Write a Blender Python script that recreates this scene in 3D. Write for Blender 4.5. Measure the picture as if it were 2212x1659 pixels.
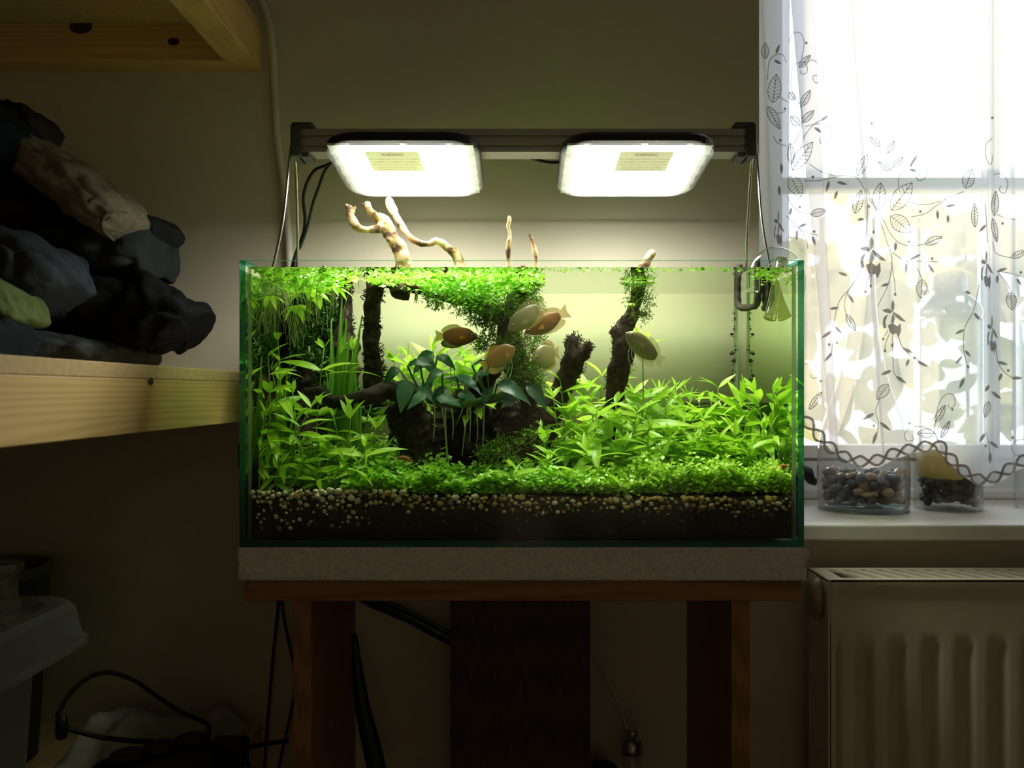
import bpy, math, random
import numpy as np
from mathutils import Vector, Matrix, noise
from mathutils.bvhtree import BVHTree

random.seed(7); RNG = np.random.default_rng(11)
SC = bpy.context.scene
COL = SC.collection
for o in list(bpy.data.objects):
    bpy.data.objects.remove(o, do_unlink=True)

# ------------------------------------------------------------------ camera
CAMZ = 0.95                       # eye height above the floor
F = 1870.0; VX, VY = 1125.0, 846.0   # focal length and vanishing point in pixels of the 2212x1659 frame
cam = bpy.data.cameras.new('camera'); cam_o = bpy.data.objects.new('camera', cam)
COL.objects.link(cam_o); SC.camera = cam_o
cam.sensor_width = 36; cam.lens = 36 * F / 2212
cam.shift_x = (1106 - VX) / 2212; cam.shift_y = (VY - 829.5) / 2212
cam.clip_start = 0.02
cam.dof.use_dof = True; cam.dof.focus_distance = 1.0; cam.dof.aperture_fstop = 6.5
cam_o.location = (0, 0, CAMZ); cam_o.rotation_euler = (math.pi / 2, 0, 0)

# ------------------------------------------------------------------ world, daylight, exposure
w = bpy.data.worlds.new('sky'); SC.world = w; w.use_nodes = True
bg = w.node_tree.nodes['Background']
bg.inputs[0].default_value = (0.86, 0.93, 1.0, 1); bg.inputs[1].default_value = 3.6
sun = bpy.data.lights.new('sun_offscreen', 'SUN'); sun.energy = 3.0; sun.angle = 0.03; sun.color = (1, .80, .52)
sun_o = bpy.data.objects.new('sun_offscreen', sun); COL.objects.link(sun_o)
sun_o.rotation_euler = Vector((-0.16, -1, -0.20)).to_track_quat('-Z', 'Y').to_euler()
pl = bpy.data.lights.new('window_portal', 'AREA'); pl.shape = 'RECTANGLE'; pl.size = 1.0; pl.size_y = 1.4
pl.cycles.is_portal = True
po = bpy.data.objects.new('window_portal', pl); COL.objects.link(po)
po.location = (0.84, 1.585, CAMZ + .48); po.rotation_euler = (-math.pi / 2, 0, 0)
LAMP = 47.0                        # radiance of the aquarium lamps
vs = SC.view_settings
vs.view_transform = 'Standard'; vs.look = 'None'; vs.gamma = 1; vs.use_curve_mapping = False
vs.exposure = 0.1
SC.cycles.transparent_max_bounces = 40
SC.cycles.max_bounces = 10; SC.cycles.diffuse_bounces = 4; SC.cycles.glossy_bounces = 5
SC.cycles.transmission_bounces = 6
SC.cycles.sample_clamp_indirect = 6

# ------------------------------------------------------------------ helpers
def P(px, py, D):
    return Vector(((px - VX) / F * D, D, CAMZ - (py - VY) / F * D))
def PXm(px, D): return px / F * D          # pixels to metres at a distance
R = CAMZ                                    # add to a height relative to the eye

class MB:
    def __init__(s): s.v = []; s.f = []; s.m = []
    def quad(s, pts, mi=0):
        b = len(s.v); s.v += [tuple(p) for p in pts]; s.f.append(tuple(range(b, b + len(pts)))); s.m.append(mi)
    def box(s, x0, x1, y0, y1, z0, z1, mi=0):
        b = len(s.v)
        s.v += [(x0,y0,z0),(x1,y0,z0),(x1,y1,z0),(x0,y1,z0),(x0,y0,z1),(x1,y0,z1),(x1,y1,z1),(x0,y1,z1)]
        for q in ((0,3,2,1),(4,5,6,7),(0,1,5,4),(1,2,6,5),(2,3,7,6),(3,0,4,7)):
            s.f.append(tuple(b+i for i in q)); s.m.append(mi)
        return s
    def rings(s, rings, closed=True, cap0=True, cap1=True, mi=0):
        b = len(s.v); n = len(rings[0])
        for r in rings: s.v += [tuple(p) for p in r]
        for i in range(len(rings)-1):
            for j in range(n if closed else n-1):
                k = (j+1) % n
                s.f.append((b+i*n+j, b+i*n+k, b+(i+1)*n+k, b+(i+1)*n+j)); s.m.append(mi)
        if cap0: s.f.append(tuple(b+j for j in reversed(range(n)))); s.m.append(mi)
        if cap1:
            e = b+(len(rings)-1)*n; s.f.append(tuple(e+j for j in range(n))); s.m.append(mi)
        return s
    def tube(s, pts, r, seg=8, mi=0, disp=None, flat=None):
        pts = [Vector(p) for p in pts]; n = len(pts)
        rr = r if isinstance(r, (list, tuple)) else [r]*n
        t0 = (pts[1]-pts[0]).normalized()
        up = Vector((0,1,0)) if abs(t0.y) < .9 else Vector((1,0,0))
        u = t0.cross(up).normalized(); rings = []
        for i in range(n):
            t = (pts[min(i+1,n-1)]-pts[max(i-1,0)]).normalized()
            u = (u - t*u.dot(t)).normalized(); vv = t.cross(u)
            ring = []
            for j in range(seg):
                a = 2*math.pi*j/seg
                d = u*math.cos(a)+vv*math.sin(a)
                p = pts[i]+d*rr[i]
                if disp: p = p + d*disp(p, rr[i])
                ring.append(p)
            rings.append(ring)
        return s.rings(rings, mi=mi)
    def lathe(s, c, prof, seg=32, mi=0, cap0=False, cap1=False):
        c = Vector(c)
        rg = [[c+Vector((r*math.cos(2*math.pi*j/seg), r*math.sin(2*math.pi*j/seg), z)) for j in range(seg)] for r, z in prof]
        return s.rings(rg, cap0=cap0, cap1=cap1, mi=mi)
    def grid(s, rows, mi=0):
        return s.rings(rows, closed=False, cap0=False, cap1=False, mi=mi)

WL = {}     # world location of every object's origin
def tag(o, label=None, cat=None, group=None, kind=None):
    for k, x in (('label', label), ('category', cat), ('group', group), ('kind', kind)):
        if x: o[k] = x
    return o
def attach(o, parent):
    o.parent = parent; o.matrix_parent_inverse = Matrix.Translation(-WL[parent.name])
def empty(name, loc, label=None, cat=None, group=None, kind=None):
    o = bpy.data.objects.new(name, None); COL.objects.link(o); o.location = loc
    o.empty_display_size = .02
    WL[o.name] = Vector(loc); return tag(o, label, cat, group, kind)
def obj(name, mb, mats, parent=None, smooth=False, bevel=0, label=None, cat=None, group=None, kind=None, origin=None, mods=()):
    mats = mats if isinstance(mats, (list, tuple)) else [mats]
    a = np.array(mb.v, dtype=float)
    if origin is None:
        lo, hi = a.min(0), a.max(0); origin = Vector(((lo[0]+hi[0])/2, (lo[1]+hi[1])/2, lo[2]))
    a = a - np.array(origin)
    me = bpy.data.meshes.new(name); me.from_pydata(a.tolist(), [], mb.f)
    for m in mats: me.materials.append(m)
    me.polygons.foreach_set('material_index', mb.m)
    if smooth: me.polygons.foreach_set('use_smooth', [True]*len(me.polygons))
    me.update()
    o = bpy.data.objects.new(name, me); COL.objects.link(o); o.location = origin
    WL[o.name] = Vector(origin)
    if parent: attach(o, parent)
    if bevel:
        b = o.modifiers.new('bevel', 'BEVEL'); b.width = bevel; b.segments = 2; b.limit_method = 'ANGLE'
    return tag(o, label, cat, group, kind)
def inst(name, me, M, parent=None):
    o = bpy.data.objects.new(name, me); COL.objects.link(o)
    if parent: attach(o, parent)
    o.matrix_basis = M
    WL[o.name] = M.translation.copy()
    return o
def frame(d, up=Vector((0,0,1)), loc=(0,0,0), sc=(1,1,1)):
    x = Vector(d).normalized(); z = Vector(up) - x*Vector(up).dot(x)
    if z.length < 1e-4: z = Vector((0,1,0)) - x*x.y
    z.normalize(); y = z.cross(x)
    M = Matrix((x, y, z)).transposed().to_4x4()
    return Matrix.Translation(Vector(loc)) @ M @ Matrix.Diagonal((*sc, 1))
def catmull(pts, n):
    pts = [np.array(p, float) for p in pts]; out = []
    pp = [2*pts[0]-pts[1]] + pts + [2*pts[-1]-pts[-2]]
    for i in range(1, len(pp)-2):
        for k in range(n):
            t = k/n; a, b, c, d = pp[i-1:i+3]
            out.append(.5*((2*b)+(-a+c)*t+(2*a-5*b+4*c-d)*t*t+(-a+3*b-3*c+d)*t**3))
    out.append(pts[-1]); return out
def nz(p, s): return noise.noise(Vector(p)*s)

# ------------------------------------------------------------------ materials
def newmat(name):
    m = bpy.data.materials.new(name); m.use_nodes = True
    nt = m.node_tree; nt.nodes.clear()
    out = nt.nodes.new('ShaderNodeOutputMaterial')
    return m, nt, out
def nd(nt, t, **kw):
    n = nt.nodes.new(t)
    for k, x in kw.items():
        if k in n.inputs: n.inputs[k].default_value = x
        else: setattr(n, k, x)
    return n
def c4(c): return (*c, 1)
def ramp(nt, stops):
    r = nt.nodes.new('ShaderNodeValToRGB'); e = r.color_ramp.elements
    while len(e) < len(stops): e.new(.5)
    for i, (p, c) in enumerate(stops): e[i].position = p; e[i].color = c4(c)
    return r
def plain(name, c, rough=.6, metal=0, var=.12, scale=30, bump=0, bscale=200, spec=.4, bdist=.002):
    m, nt, out = newmat(name)
    b = nd(nt, 'ShaderNodeBsdfPrincipled', Roughness=rough, Metallic=metal); b.inputs['Specular IOR Level'].default_value = spec
    tc = nd(nt, 'ShaderNodeTexCoord'); n = nd(nt, 'ShaderNodeTexNoise', Scale=scale, Detail=4.0)
    nt.links.new(tc.outputs['Object'], n.inputs['Vector'])
    r = ramp(nt, [(.3, tuple(x*(1-var) for x in c)), (.7, tuple(min(1, x*(1+var)) for x in c))])
    nt.links.new(n.outputs['Fac'], r.inputs['Fac']); nt.links.new(r.outputs['Color'], b.inputs['Base Color'])
    if bump:
        n2 = nd(nt, 'ShaderNodeTexNoise', Scale=bscale, Detail=5.0); nt.links.new(tc.outputs['Object'], n2.inputs['Vector'])
        bp = nd(nt, 'ShaderNodeBump', Strength=bump, Distance=bdist)
        nt.links.new(n2.outputs['Fac'], bp.inputs['Height']); nt.links.new(bp.outputs['Normal'], b.inputs['Normal'])
    nt.links.new(b.outputs[0], out.inputs[0]); return m
def wood(name, c1, c2, sc=(2, 40, 40), rough=.55, knots=True):
    m, nt, out = newmat(name)
    b = nd(nt, 'ShaderNodeBsdfPrincipled', Roughness=rough); b.inputs['Specular IOR Level'].default_value = .3
    tc = nd(nt, 'ShaderNodeTexCoord'); mp = nd(nt, 'ShaderNodeMapping', Scale=sc)
    nt.links.new(tc.outputs['Object'], mp.inputs['Vector'])
    n = nd(nt, 'ShaderNodeTexNoise', Scale=1.0, Detail=6.0, Roughness=.55, Distortion=.5); nt.links.new(mp.outputs[0], n.inputs['Vector'])
    wv = nd(nt, 'ShaderNodeTexWave', Scale=1.2, Distortion=6.0, Detail=2.0, wave_type='RINGS'); nt.links.new(mp.outputs[0], wv.inputs['Vector'])
    mx = nd(nt, 'ShaderNodeMix', data_type='FLOAT'); mx.inputs[0].default_value = .45
    nt.links.new(n.outputs['Fac'], mx.inputs[2]); nt.links.new(wv.outputs['Fac'], mx.inputs[3])
    r = ramp(nt, [(.25, c2), (.6, c1), (1, tuple(min(1, x*1.08) for x in c1))])
    nt.links.new(mx.outputs[0], r.inputs['Fac']); nt.links.new(r.outputs[0], b.inputs['Base Color'])
    bp = nd(nt, 'ShaderNodeBump', Strength=.15, Distance=.001); nt.links.new(n.outputs['Fac'], bp.inputs['Height'])
    nt.links.new(bp.outputs[0], b.inputs['Normal']); nt.links.new(b.outputs[0], out.inputs[0]); return m
def leafmat(name, c, c2, trans=.45, gloss=.045, island=False):
    m, nt, out = newmat(name)
    if island: src = nd(nt, 'ShaderNodeNewGeometry').outputs['Random Per Island']
    else: src = nd(nt, 'ShaderNodeObjectInfo').outputs['Random']
    r = ramp(nt, [(0, c), (1, c2)]); nt.links.new(src, r.inputs['Fac'])
    col = r.outputs[0]
    if not island:                                    # pale midrib and side veins along the blade
        tc = nd(nt, 'ShaderNodeTexCoord'); sx = nd(nt, 'ShaderNodeSeparateXYZ'); nt.links.new(tc.outputs['Object'], sx.inputs[0])
        ab = nd(nt, 'ShaderNodeMath', operation='ABSOLUTE'); nt.links.new(sx.outputs[1], ab.inputs[0])
        lt = nd(nt, 'ShaderNodeMath', operation='LESS_THAN'); nt.links.new(ab.outputs[0], lt.inputs[0]); lt.inputs[1].default_value = .008
        mx = nd(nt, 'ShaderNodeMix', data_type='RGBA'); ml = nd(nt, 'ShaderNodeMath', operation='MULTIPLY'); ml.inputs[1].default_value = .45
        nt.links.new(lt.outputs[0], ml.inputs[0]); nt.links.new(ml.outputs[0], mx.inputs[0]); nt.links.new(col, mx.inputs[6])
        mx.inputs[7].default_value = c4(tuple(min(1, x*1.25+.08) for x in c2)); col = mx.outputs[2]
    d = nd(nt, 'ShaderNodeBsdfDiffuse'); t = nd(nt, 'ShaderNodeBsdfTranslucent'); g = nd(nt, 'ShaderNodeBsdfGlossy', Roughness=.35)
    nt.links.new(col, d.inputs[0]); nt.links.new(col, t.inputs[0])
    m1 = nd(nt, 'ShaderNodeMixShader', Fac=trans); m2 = nd(nt, 'ShaderNodeMixShader', Fac=gloss)
    nt.links.new(d.outputs[0], m1.inputs[1]); nt.links.new(t.outputs[0], m1.inputs[2])
    nt.links.new(m1.outputs[0], m2.inputs[1]); nt.links.new(g.outputs[0], m2.inputs[2]); nt.links.new(m2.outputs[0], out.inputs[0]); return m
def clear(name, tint=(1,1,1)):
    m, nt, out = newmat(name); t = nd(nt, 'ShaderNodeBsdfTransparent', Color=c4(tint)); nt.links.new(t.outputs[0], out.inputs[0]); return m
def fresnel(name, ior, tint=(1,1,1)):
    m, nt, out = newmat(name); t = nd(nt, 'ShaderNodeBsdfTransparent', Color=c4(tint)); g = nd(nt, 'ShaderNodeBsdfGlossy', Roughness=0.0)
    f = nd(nt, 'ShaderNodeFresnel', IOR=ior); mx = nd(nt, 'ShaderNodeMixShader')
    nt.links.new(f.outputs[0], mx.inputs[0]); nt.links.new(t.outputs[0], mx.inputs[1]); nt.links.new(g.outputs[0], mx.inputs[2])
    nt.links.new(mx.outputs[0], out.inputs[0]); return m
def thin(name, tint=(1,1,1), base=.03, edge=.75, power=3.0, rough=.02, milky=0, milk=(.8,.8,.8)):
    m, nt, out = newmat(name); t = nd(nt, 'ShaderNodeBsdfTransparent', Color=c4(tint)); g = nd(nt, 'ShaderNodeBsdfGlossy', Roughness=rough)
    lw = nd(nt, 'ShaderNodeLayerWeight', Blend=.5)
    p = nd(nt, 'ShaderNodeMath', operation='POWER'); p.inputs[1].default_value = power; nt.links.new(lw.outputs['Facing'], p.inputs[0])
    ma = nd(nt, 'ShaderNodeMath', operation='MULTIPLY_ADD'); ma.inputs[1].default_value = edge; ma.inputs[2].default_value = base
    nt.links.new(p.outputs[0], ma.inputs[0]); mx = nd(nt, 'ShaderNodeMixShader')
    body = t.outputs[0]
    if milky:
        d = nd(nt, 'ShaderNodeBsdfDiffuse', Color=c4(milk)); tr = nd(nt, 'ShaderNodeBsdfTranslucent', Color=c4(milk))
        a = nd(nt, 'ShaderNodeMixShader', Fac=.5); nt.links.new(d.outputs[0], a.inputs[1]); nt.links.new(tr.outputs[0], a.inputs[2])
        b = nd(nt, 'ShaderNodeMixShader', Fac=milky); nt.links.new(t.outputs[0], b.inputs[1]); nt.links.new(a.outputs[0], b.inputs[2]); body = b.outputs[0]
    nt.links.new(ma.outputs[0], mx.inputs[0]); nt.links.new(body, mx.inputs[1]); nt.links.new(g.outputs[0], mx.inputs[2])
    nt.links.new(mx.outputs[0], out.inputs[0]); return m
def driftmat():
    # dry pale wood above the water line, dark algae-furred wood below it
    m, nt, out = newmat('driftwood'); b = nd(nt, 'ShaderNodeBsdfPrincipled', Roughness=.75); b.inputs['Specular IOR Level'].default_value = .2
    g = nd(nt, 'ShaderNodeNewGeometry'); sx = nd(nt, 'ShaderNodeSeparateXYZ'); nt.links.new(g.outputs['Position'], sx.inputs[0])
    n = nd(nt, 'ShaderNodeTexNoise', Scale=55.0, Detail=6.0); nt.links.new(g.outputs['Position'], n.inputs['Vector'])
    n2 = nd(nt, 'ShaderNodeTexNoise', Scale=160.0, Detail=4.0); nt.links.new(g.outputs['Position'], n2.inputs['Vector'])
    dry = ramp(nt, [(.38, (.07,.035,.018)), (.46, (.34,.20,.09)), (.60, (.66,.48,.26))]); nt.links.new(n.outputs['Fac'], dry.inputs['Fac'])
    wet = ramp(nt, [(.35, (.010,.006,.004)), (.55, (.030,.018,.012)), (.75, (.065,.042,.028))]); nt.links.new(n2.outputs['Fac'], wet.inputs['Fac'])
    mr = nd(nt, 'ShaderNodeMapRange'); mr.inputs[1].default_value = R+.128; mr.inputs[2].default_value = R+.140
    nt.links.new(sx.outputs[2], mr.inputs[0]); mx = nd(nt, 'ShaderNodeMix', data_type='RGBA')
    nt.links.new(mr.outputs[0], mx.inputs[0]); nt.links.new(wet.outputs[0], mx.inputs[6]); nt.links.new(dry.outputs[0], mx.inputs[7])
    nt.links.new(mx.outputs[2], b.inputs['Base Color'])
    bp = nd(nt, 'ShaderNodeBump', Strength=.6, Distance=.002); nt.links.new(n2.outputs['Fac'], bp.inputs['Height']); nt.links.new(bp.outputs[0], b.inputs['Normal'])
    nt.links.new(b.outputs[0], out.inputs[0]); return m
def islandmat(name, stops, rough=.6, spec=.4, obj_random=False):
    m, nt, out = newmat(name); b = nd(nt, 'ShaderNodeBsdfPrincipled', Roughness=rough); b.inputs['Specular IOR Level'].default_value = spec
    s = nd(nt, 'ShaderNodeObjectInfo').outputs['Random'] if obj_random else nd(nt, 'ShaderNodeNewGeometry').outputs['Random Per Island']
    r = ramp(nt, stops); nt.links.new(s, r.inputs['Fac'])
    tc = nd(nt, 'ShaderNodeTexCoord'); n = nd(nt, 'ShaderNodeTexNoise', Scale=2.0 if obj_random else 300.0, Detail=5.0); nt.links.new(tc.outputs['Object'], n.inputs['Vector'])
    mx = nd(nt, 'ShaderNodeMix', data_type='RGBA', blend_type='MULTIPLY'); mx.inputs[0].default_value = .5
    nt.links.new(r.outputs[0], mx.inputs[6]); r2 = ramp(nt, [(.3, (.5,.48,.45)), (.7, (1,1,1))]); nt.links.new(n.outputs['Fac'], r2.inputs['Fac'])
    nt.links.new(r2.outputs[0], mx.inputs[7]); nt.links.new(mx.outputs[2], b.inputs['Base Color']); nt.links.new(b.outputs[0], out.inputs[0]); return m

M = {}
M['wall'] = plain('wall_paint', (.63,.56,.435), .85, var=.04, scale=6, bump=.12, bscale=60, bdist=.003)
M['ceil'] = plain('ceiling_paint', (.80,.78,.72), .9, var=.03)
M['floor'] = wood('floor_boards', (.30,.19,.11), (.20,.12,.07), (3, 30, 30))
M['pineY'] = wood('pine_along_depth', (.76,.51,.21), (.66,.42,.16), (45, 2, 45))
M['pineX'] = wood('pine_along_wall', (.76,.51,.21), (.66,.42,.16), (2, 45, 45))
M['board'] = plain('fibre_board', (.50,.33,.18), .8, var=.15, scale=120)
M['endgrain'] = plain('shelf_board_edge', (.62,.42,.20), .75, var=.12, scale=150)
M['oak'] = wood('oak_veneer', (.34,.17,.075), (.24,.11,.045), (4, 80, 80), .45)
M['oakZ'] = wood('oak_veneer_upright', (.34,.17,.075), (.24,.11,.045), (80, 80, 4), .45)
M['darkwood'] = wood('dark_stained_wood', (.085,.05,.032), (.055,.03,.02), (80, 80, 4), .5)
M['foam'] = plain('white_foam', (.80,.75,.73), .95, var=.14, scale=220, bump=.5, bscale=520, bdist=.003)
M['sillpaint'] = plain('sill_gloss_paint', (.66,.62,.55), .45, var=.04, scale=20)
M['white'] = plain('white_frame_paint', (.80,.80,.80), .4, var=.03)
M['rad'] = plain('radiator_enamel', (.62,.53,.43), .45, var=.04, scale=15)
M['black'] = plain('black_plastic', (.012,.012,.013), .45, var=.1)
M['rubber'] = plain('black_cable', (.010,.011,.012), .5, var=.1)
M['grey'] = plain('dark_grey_plastic', (.055,.052,.05), .5, var=.1)
M['alu'] = plain('brushed_aluminium', (.42,.39,.37), .38, .75, var=.05)
M['steel'] = plain('steel_wire', (.55,.52,.48), .25, 1.0, var=.05)
M['conduit'] = plain('white_conduit', (.62,.58,.50), .5, var=.05)
M['hose'] = plain('dark_green_hose', (.012,.035,.028), .25, var=.1)
M['chrome'] = plain('grey_metal', (.45,.45,.44), .3, .9, var=.05)
M['drift'] = driftmat()
M['gside'] = clear('glass_contact_face', (.985,1,.97))
def wetpane(name, lo=.58, hi=.72):
    m, nt, out = newmat(name); t = nd(nt, 'ShaderNodeBsdfTransparent'); g = nd(nt, 'ShaderNodeBsdfGlossy', Roughness=0.0)
    ge = nd(nt, 'ShaderNodeNewGeometry'); dt = nd(nt, 'ShaderNodeVectorMath', operation='DOT_PRODUCT'); ab = nd(nt, 'ShaderNodeMath', operation='ABSOLUTE')
    nt.links.new(ge.outputs['Normal'], dt.inputs[0]); nt.links.new(ge.outputs['Incoming'], dt.inputs[1]); nt.links.new(dt.outputs['Value'], ab.inputs[0])
    mr = nd(nt, 'ShaderNodeMapRange', interpolation_type='SMOOTHSTEP'); mr.inputs[1].default_value = lo; mr.inputs[2].default_value = hi; mr.inputs[3].default_value = 1.0; mr.inputs[4].default_value = .03
    nt.links.new(ab.outputs[0], mr.inputs[0]); mx = nd(nt, 'ShaderNodeMixShader'); nt.links.new(mr.outputs[0], mx.inputs[0])
    nt.links.new(t.outputs[0], mx.inputs[1]); nt.links.new(g.outputs[0], mx.inputs[2]); nt.links.new(mx.outputs[0], out.inputs[0]); return m
M['gout'] = wetpane('glass_outer_face'); M['gsideout'] = wetpane('glass_side_face', .40, .52)
M['gedge'] = thin('glass_cut_edge', (.16,.55,.36), .04, .2, milky=.55, milk=(.03,.22,.14))
M['wtop'] = fresnel('water_surface', 1.33)
M['wside'] = clear('water_body', (.94,1.0,.86))
M['silicone'] = thin('silicone_sealant', (.62,.72,.55), .05, .3, milky=.35, milk=(.5,.6,.45))
M['soil'] = plain('dark_aquarium_soil', (.016,.011,.008), .9, var=.5, scale=260, bump=.8, bscale=300)
M['pebble'] = islandmat('pale_gravel', [(0,(.20,.12,.05)),(.35,(.42,.30,.13)),(.7,(.55,.46,.26)),(1,(.62,.55,.38))], obj_random=True)
M['grain'] = islandmat('fine_gravel', [(0,(.10,.06,.03)),(.5,(.32,.23,.11)),(1,(.48,.40,.24))])
M['leafA'] = leafmat('stem_plant_leaf', (.28,.55,.02), (.46,.74,.04))
M['leafB'] = leafmat('stem_plant_leaf_light', (.38,.68,.03), (.58,.82,.07))
M['leafC'] = leafmat('strap_leaf', (.10,.30,.02), (.22,.46,.04), .35)
M['anub'] = leafmat('broad_dark_leaf', (.008,.055,.026), (.018,.10,.045), .15, .05)
M['anub2'] = leafmat('broad_leaf_with_pale_film', (.03,.11,.06), (.07,.18,.11), .12, .05)
M['stem'] = plain('green_stem', (.22,.42,.05), .5, var=.15)
M['stemd'] = plain('dark_green_stem', (.07,.15,.03), .5, var=.15)
M['root'] = plain('pale_root', (.38,.42,.20), .7, var=.15)
M['carpet'] = leafmat('carpet_leaf', (.22,.52,.015), (.48,.80,.05), .35, .06, True)
M['carpet2'] = leafmat('carpet_leaf_pale', (.34,.60,.02), (.62,.85,.09), .35, .06, True)
M['moss'] = leafmat('moss_frond', (.045,.12,.010), (.22,.40,.03), .3, .03, True)
M['darkfeather'] = leafmat('dark_feathery_leaf', (.035,.10,.02), (.09,.20,.035), .2, .02, True)
M['float'] = leafmat('floating_leaf', (.26,.62,.02), (.52,.86,.09), .4, .08, True)
M['algae'] = leafmat('algae_fur', (.03,.022,.015), (.07,.06,.03), .2, 0, True)
M['shellglass'] = thin('clear_moulded_lens', (.99,.99,.99), .05, .8, 2.5, .05, .16, (.92,.92,.9))
M['jar'] = thin('clear_jar_glass', (.94,.96,.98), .06, .85, 1.9, .06, .05, (.8,.85,.9))
M['pipeglass'] = thin('clear_pipe_glass', (.95,.98,.97), .05, .9, 2.0, .03)
M['acrylic'] = thin('stained_clear_tube', (.72,.74,.42), .05, .7, 2.0, .1, .15, (.4,.4,.2))
M['bluewater'] = thin('jar_water', (.93,.95,.90), .02, .3)
M['indicator'] = thin('yellow_green_liquid', (.55,.52,.10), .03, .4, milky=.2, milk=(.5,.45,.1))
M['binplastic'] = thin('frosted_clear_plastic', (.80,.82,.82), .05, .35, 2.0, .35, .55, (.55,.56,.55))
M['bag'] = thin('crinkled_clear_bag', (.9,.9,.88), .08, .6, 2.0, .2, .35, (.6,.58,.52))
M['paper'] = plain('white_bag_plastic', (.50,.48,.42), .6, var=.1)
M['winglass'] = fresnel('window_glass', 1.2)

m, nt, out = newmat('lamp_emitter'); e = nd(nt, 'ShaderNodeEmission', Color=(.96,1.0,.90,1), Strength=LAMP); nt.links.new(e.outputs[0], out.inputs[0]); M['emit'] = m
m, nt, out = newmat('sheer_curtain')
t = nd(nt, 'ShaderNodeBsdfTransparent', Color=(.98,.98,1,1)); d = nd(nt, 'ShaderNodeBsdfDiffuse', Color=(.80,.80,.84,1)); tr = nd(nt, 'ShaderNodeBsdfTranslucent', Color=(.92,.93,.98,1))
a = nd(nt, 'ShaderNodeMixShader', Fac=.72); b = nd(nt, 'ShaderNodeMixShader', Fac=.5)
b.inputs[0].default_value = .57
nt.links.new(d.outputs[0], a.inputs[1]); nt.links.new(tr.outputs[0], a.inputs[2]); nt.links.new(t.outputs[0], b.inputs[1]); nt.links.new(a.outputs[0], b.inputs[2]); nt.links.new(b.outputs[0], out.inputs[0]); M['curtain'] = m
def threadmat(name, c, f):
    m, nt, out = newmat(name); t = nd(nt, 'ShaderNodeBsdfTransparent'); d = nd(nt, 'ShaderNodeBsdfDiffuse', Color=c4(c)); b = nd(nt, 'ShaderNodeMixShader', Fac=f)
    nt.links.new(t.outputs[0], b.inputs[1]); nt.links.new(d.outputs[0], b.inputs[2]); nt.links.new(b.outputs[0], out.inputs[0]); return m
M['thread'] = threadmat('grey_mauve_thread', (.33,.29,.31), .8)
M['braid'] = threadmat('beige_grey_braid', (.42,.37,.35), .9)
def paperlabel(name, c, tr):
    m, nt, out = newmat(name); d = nd(nt, 'ShaderNodeBsdfDiffuse', Color=c4(c)); t = nd(nt, 'ShaderNodeBsdfTranslucent', Color=c4(c)); b = nd(nt, 'ShaderNodeMixShader', Fac=tr)
    nt.links.new(d.outputs[0], b.inputs[1]); nt.links.new(t.outputs[0], b.inputs[2]); nt.links.new(b.outputs[0], out.inputs[0]); return m
M['sticker'] = paperlabel('cream_sticker', (.66,.62,.42), .022)
M['stickerred'] = paperlabel('red_print', (.30,.045,.02), .006)

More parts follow.
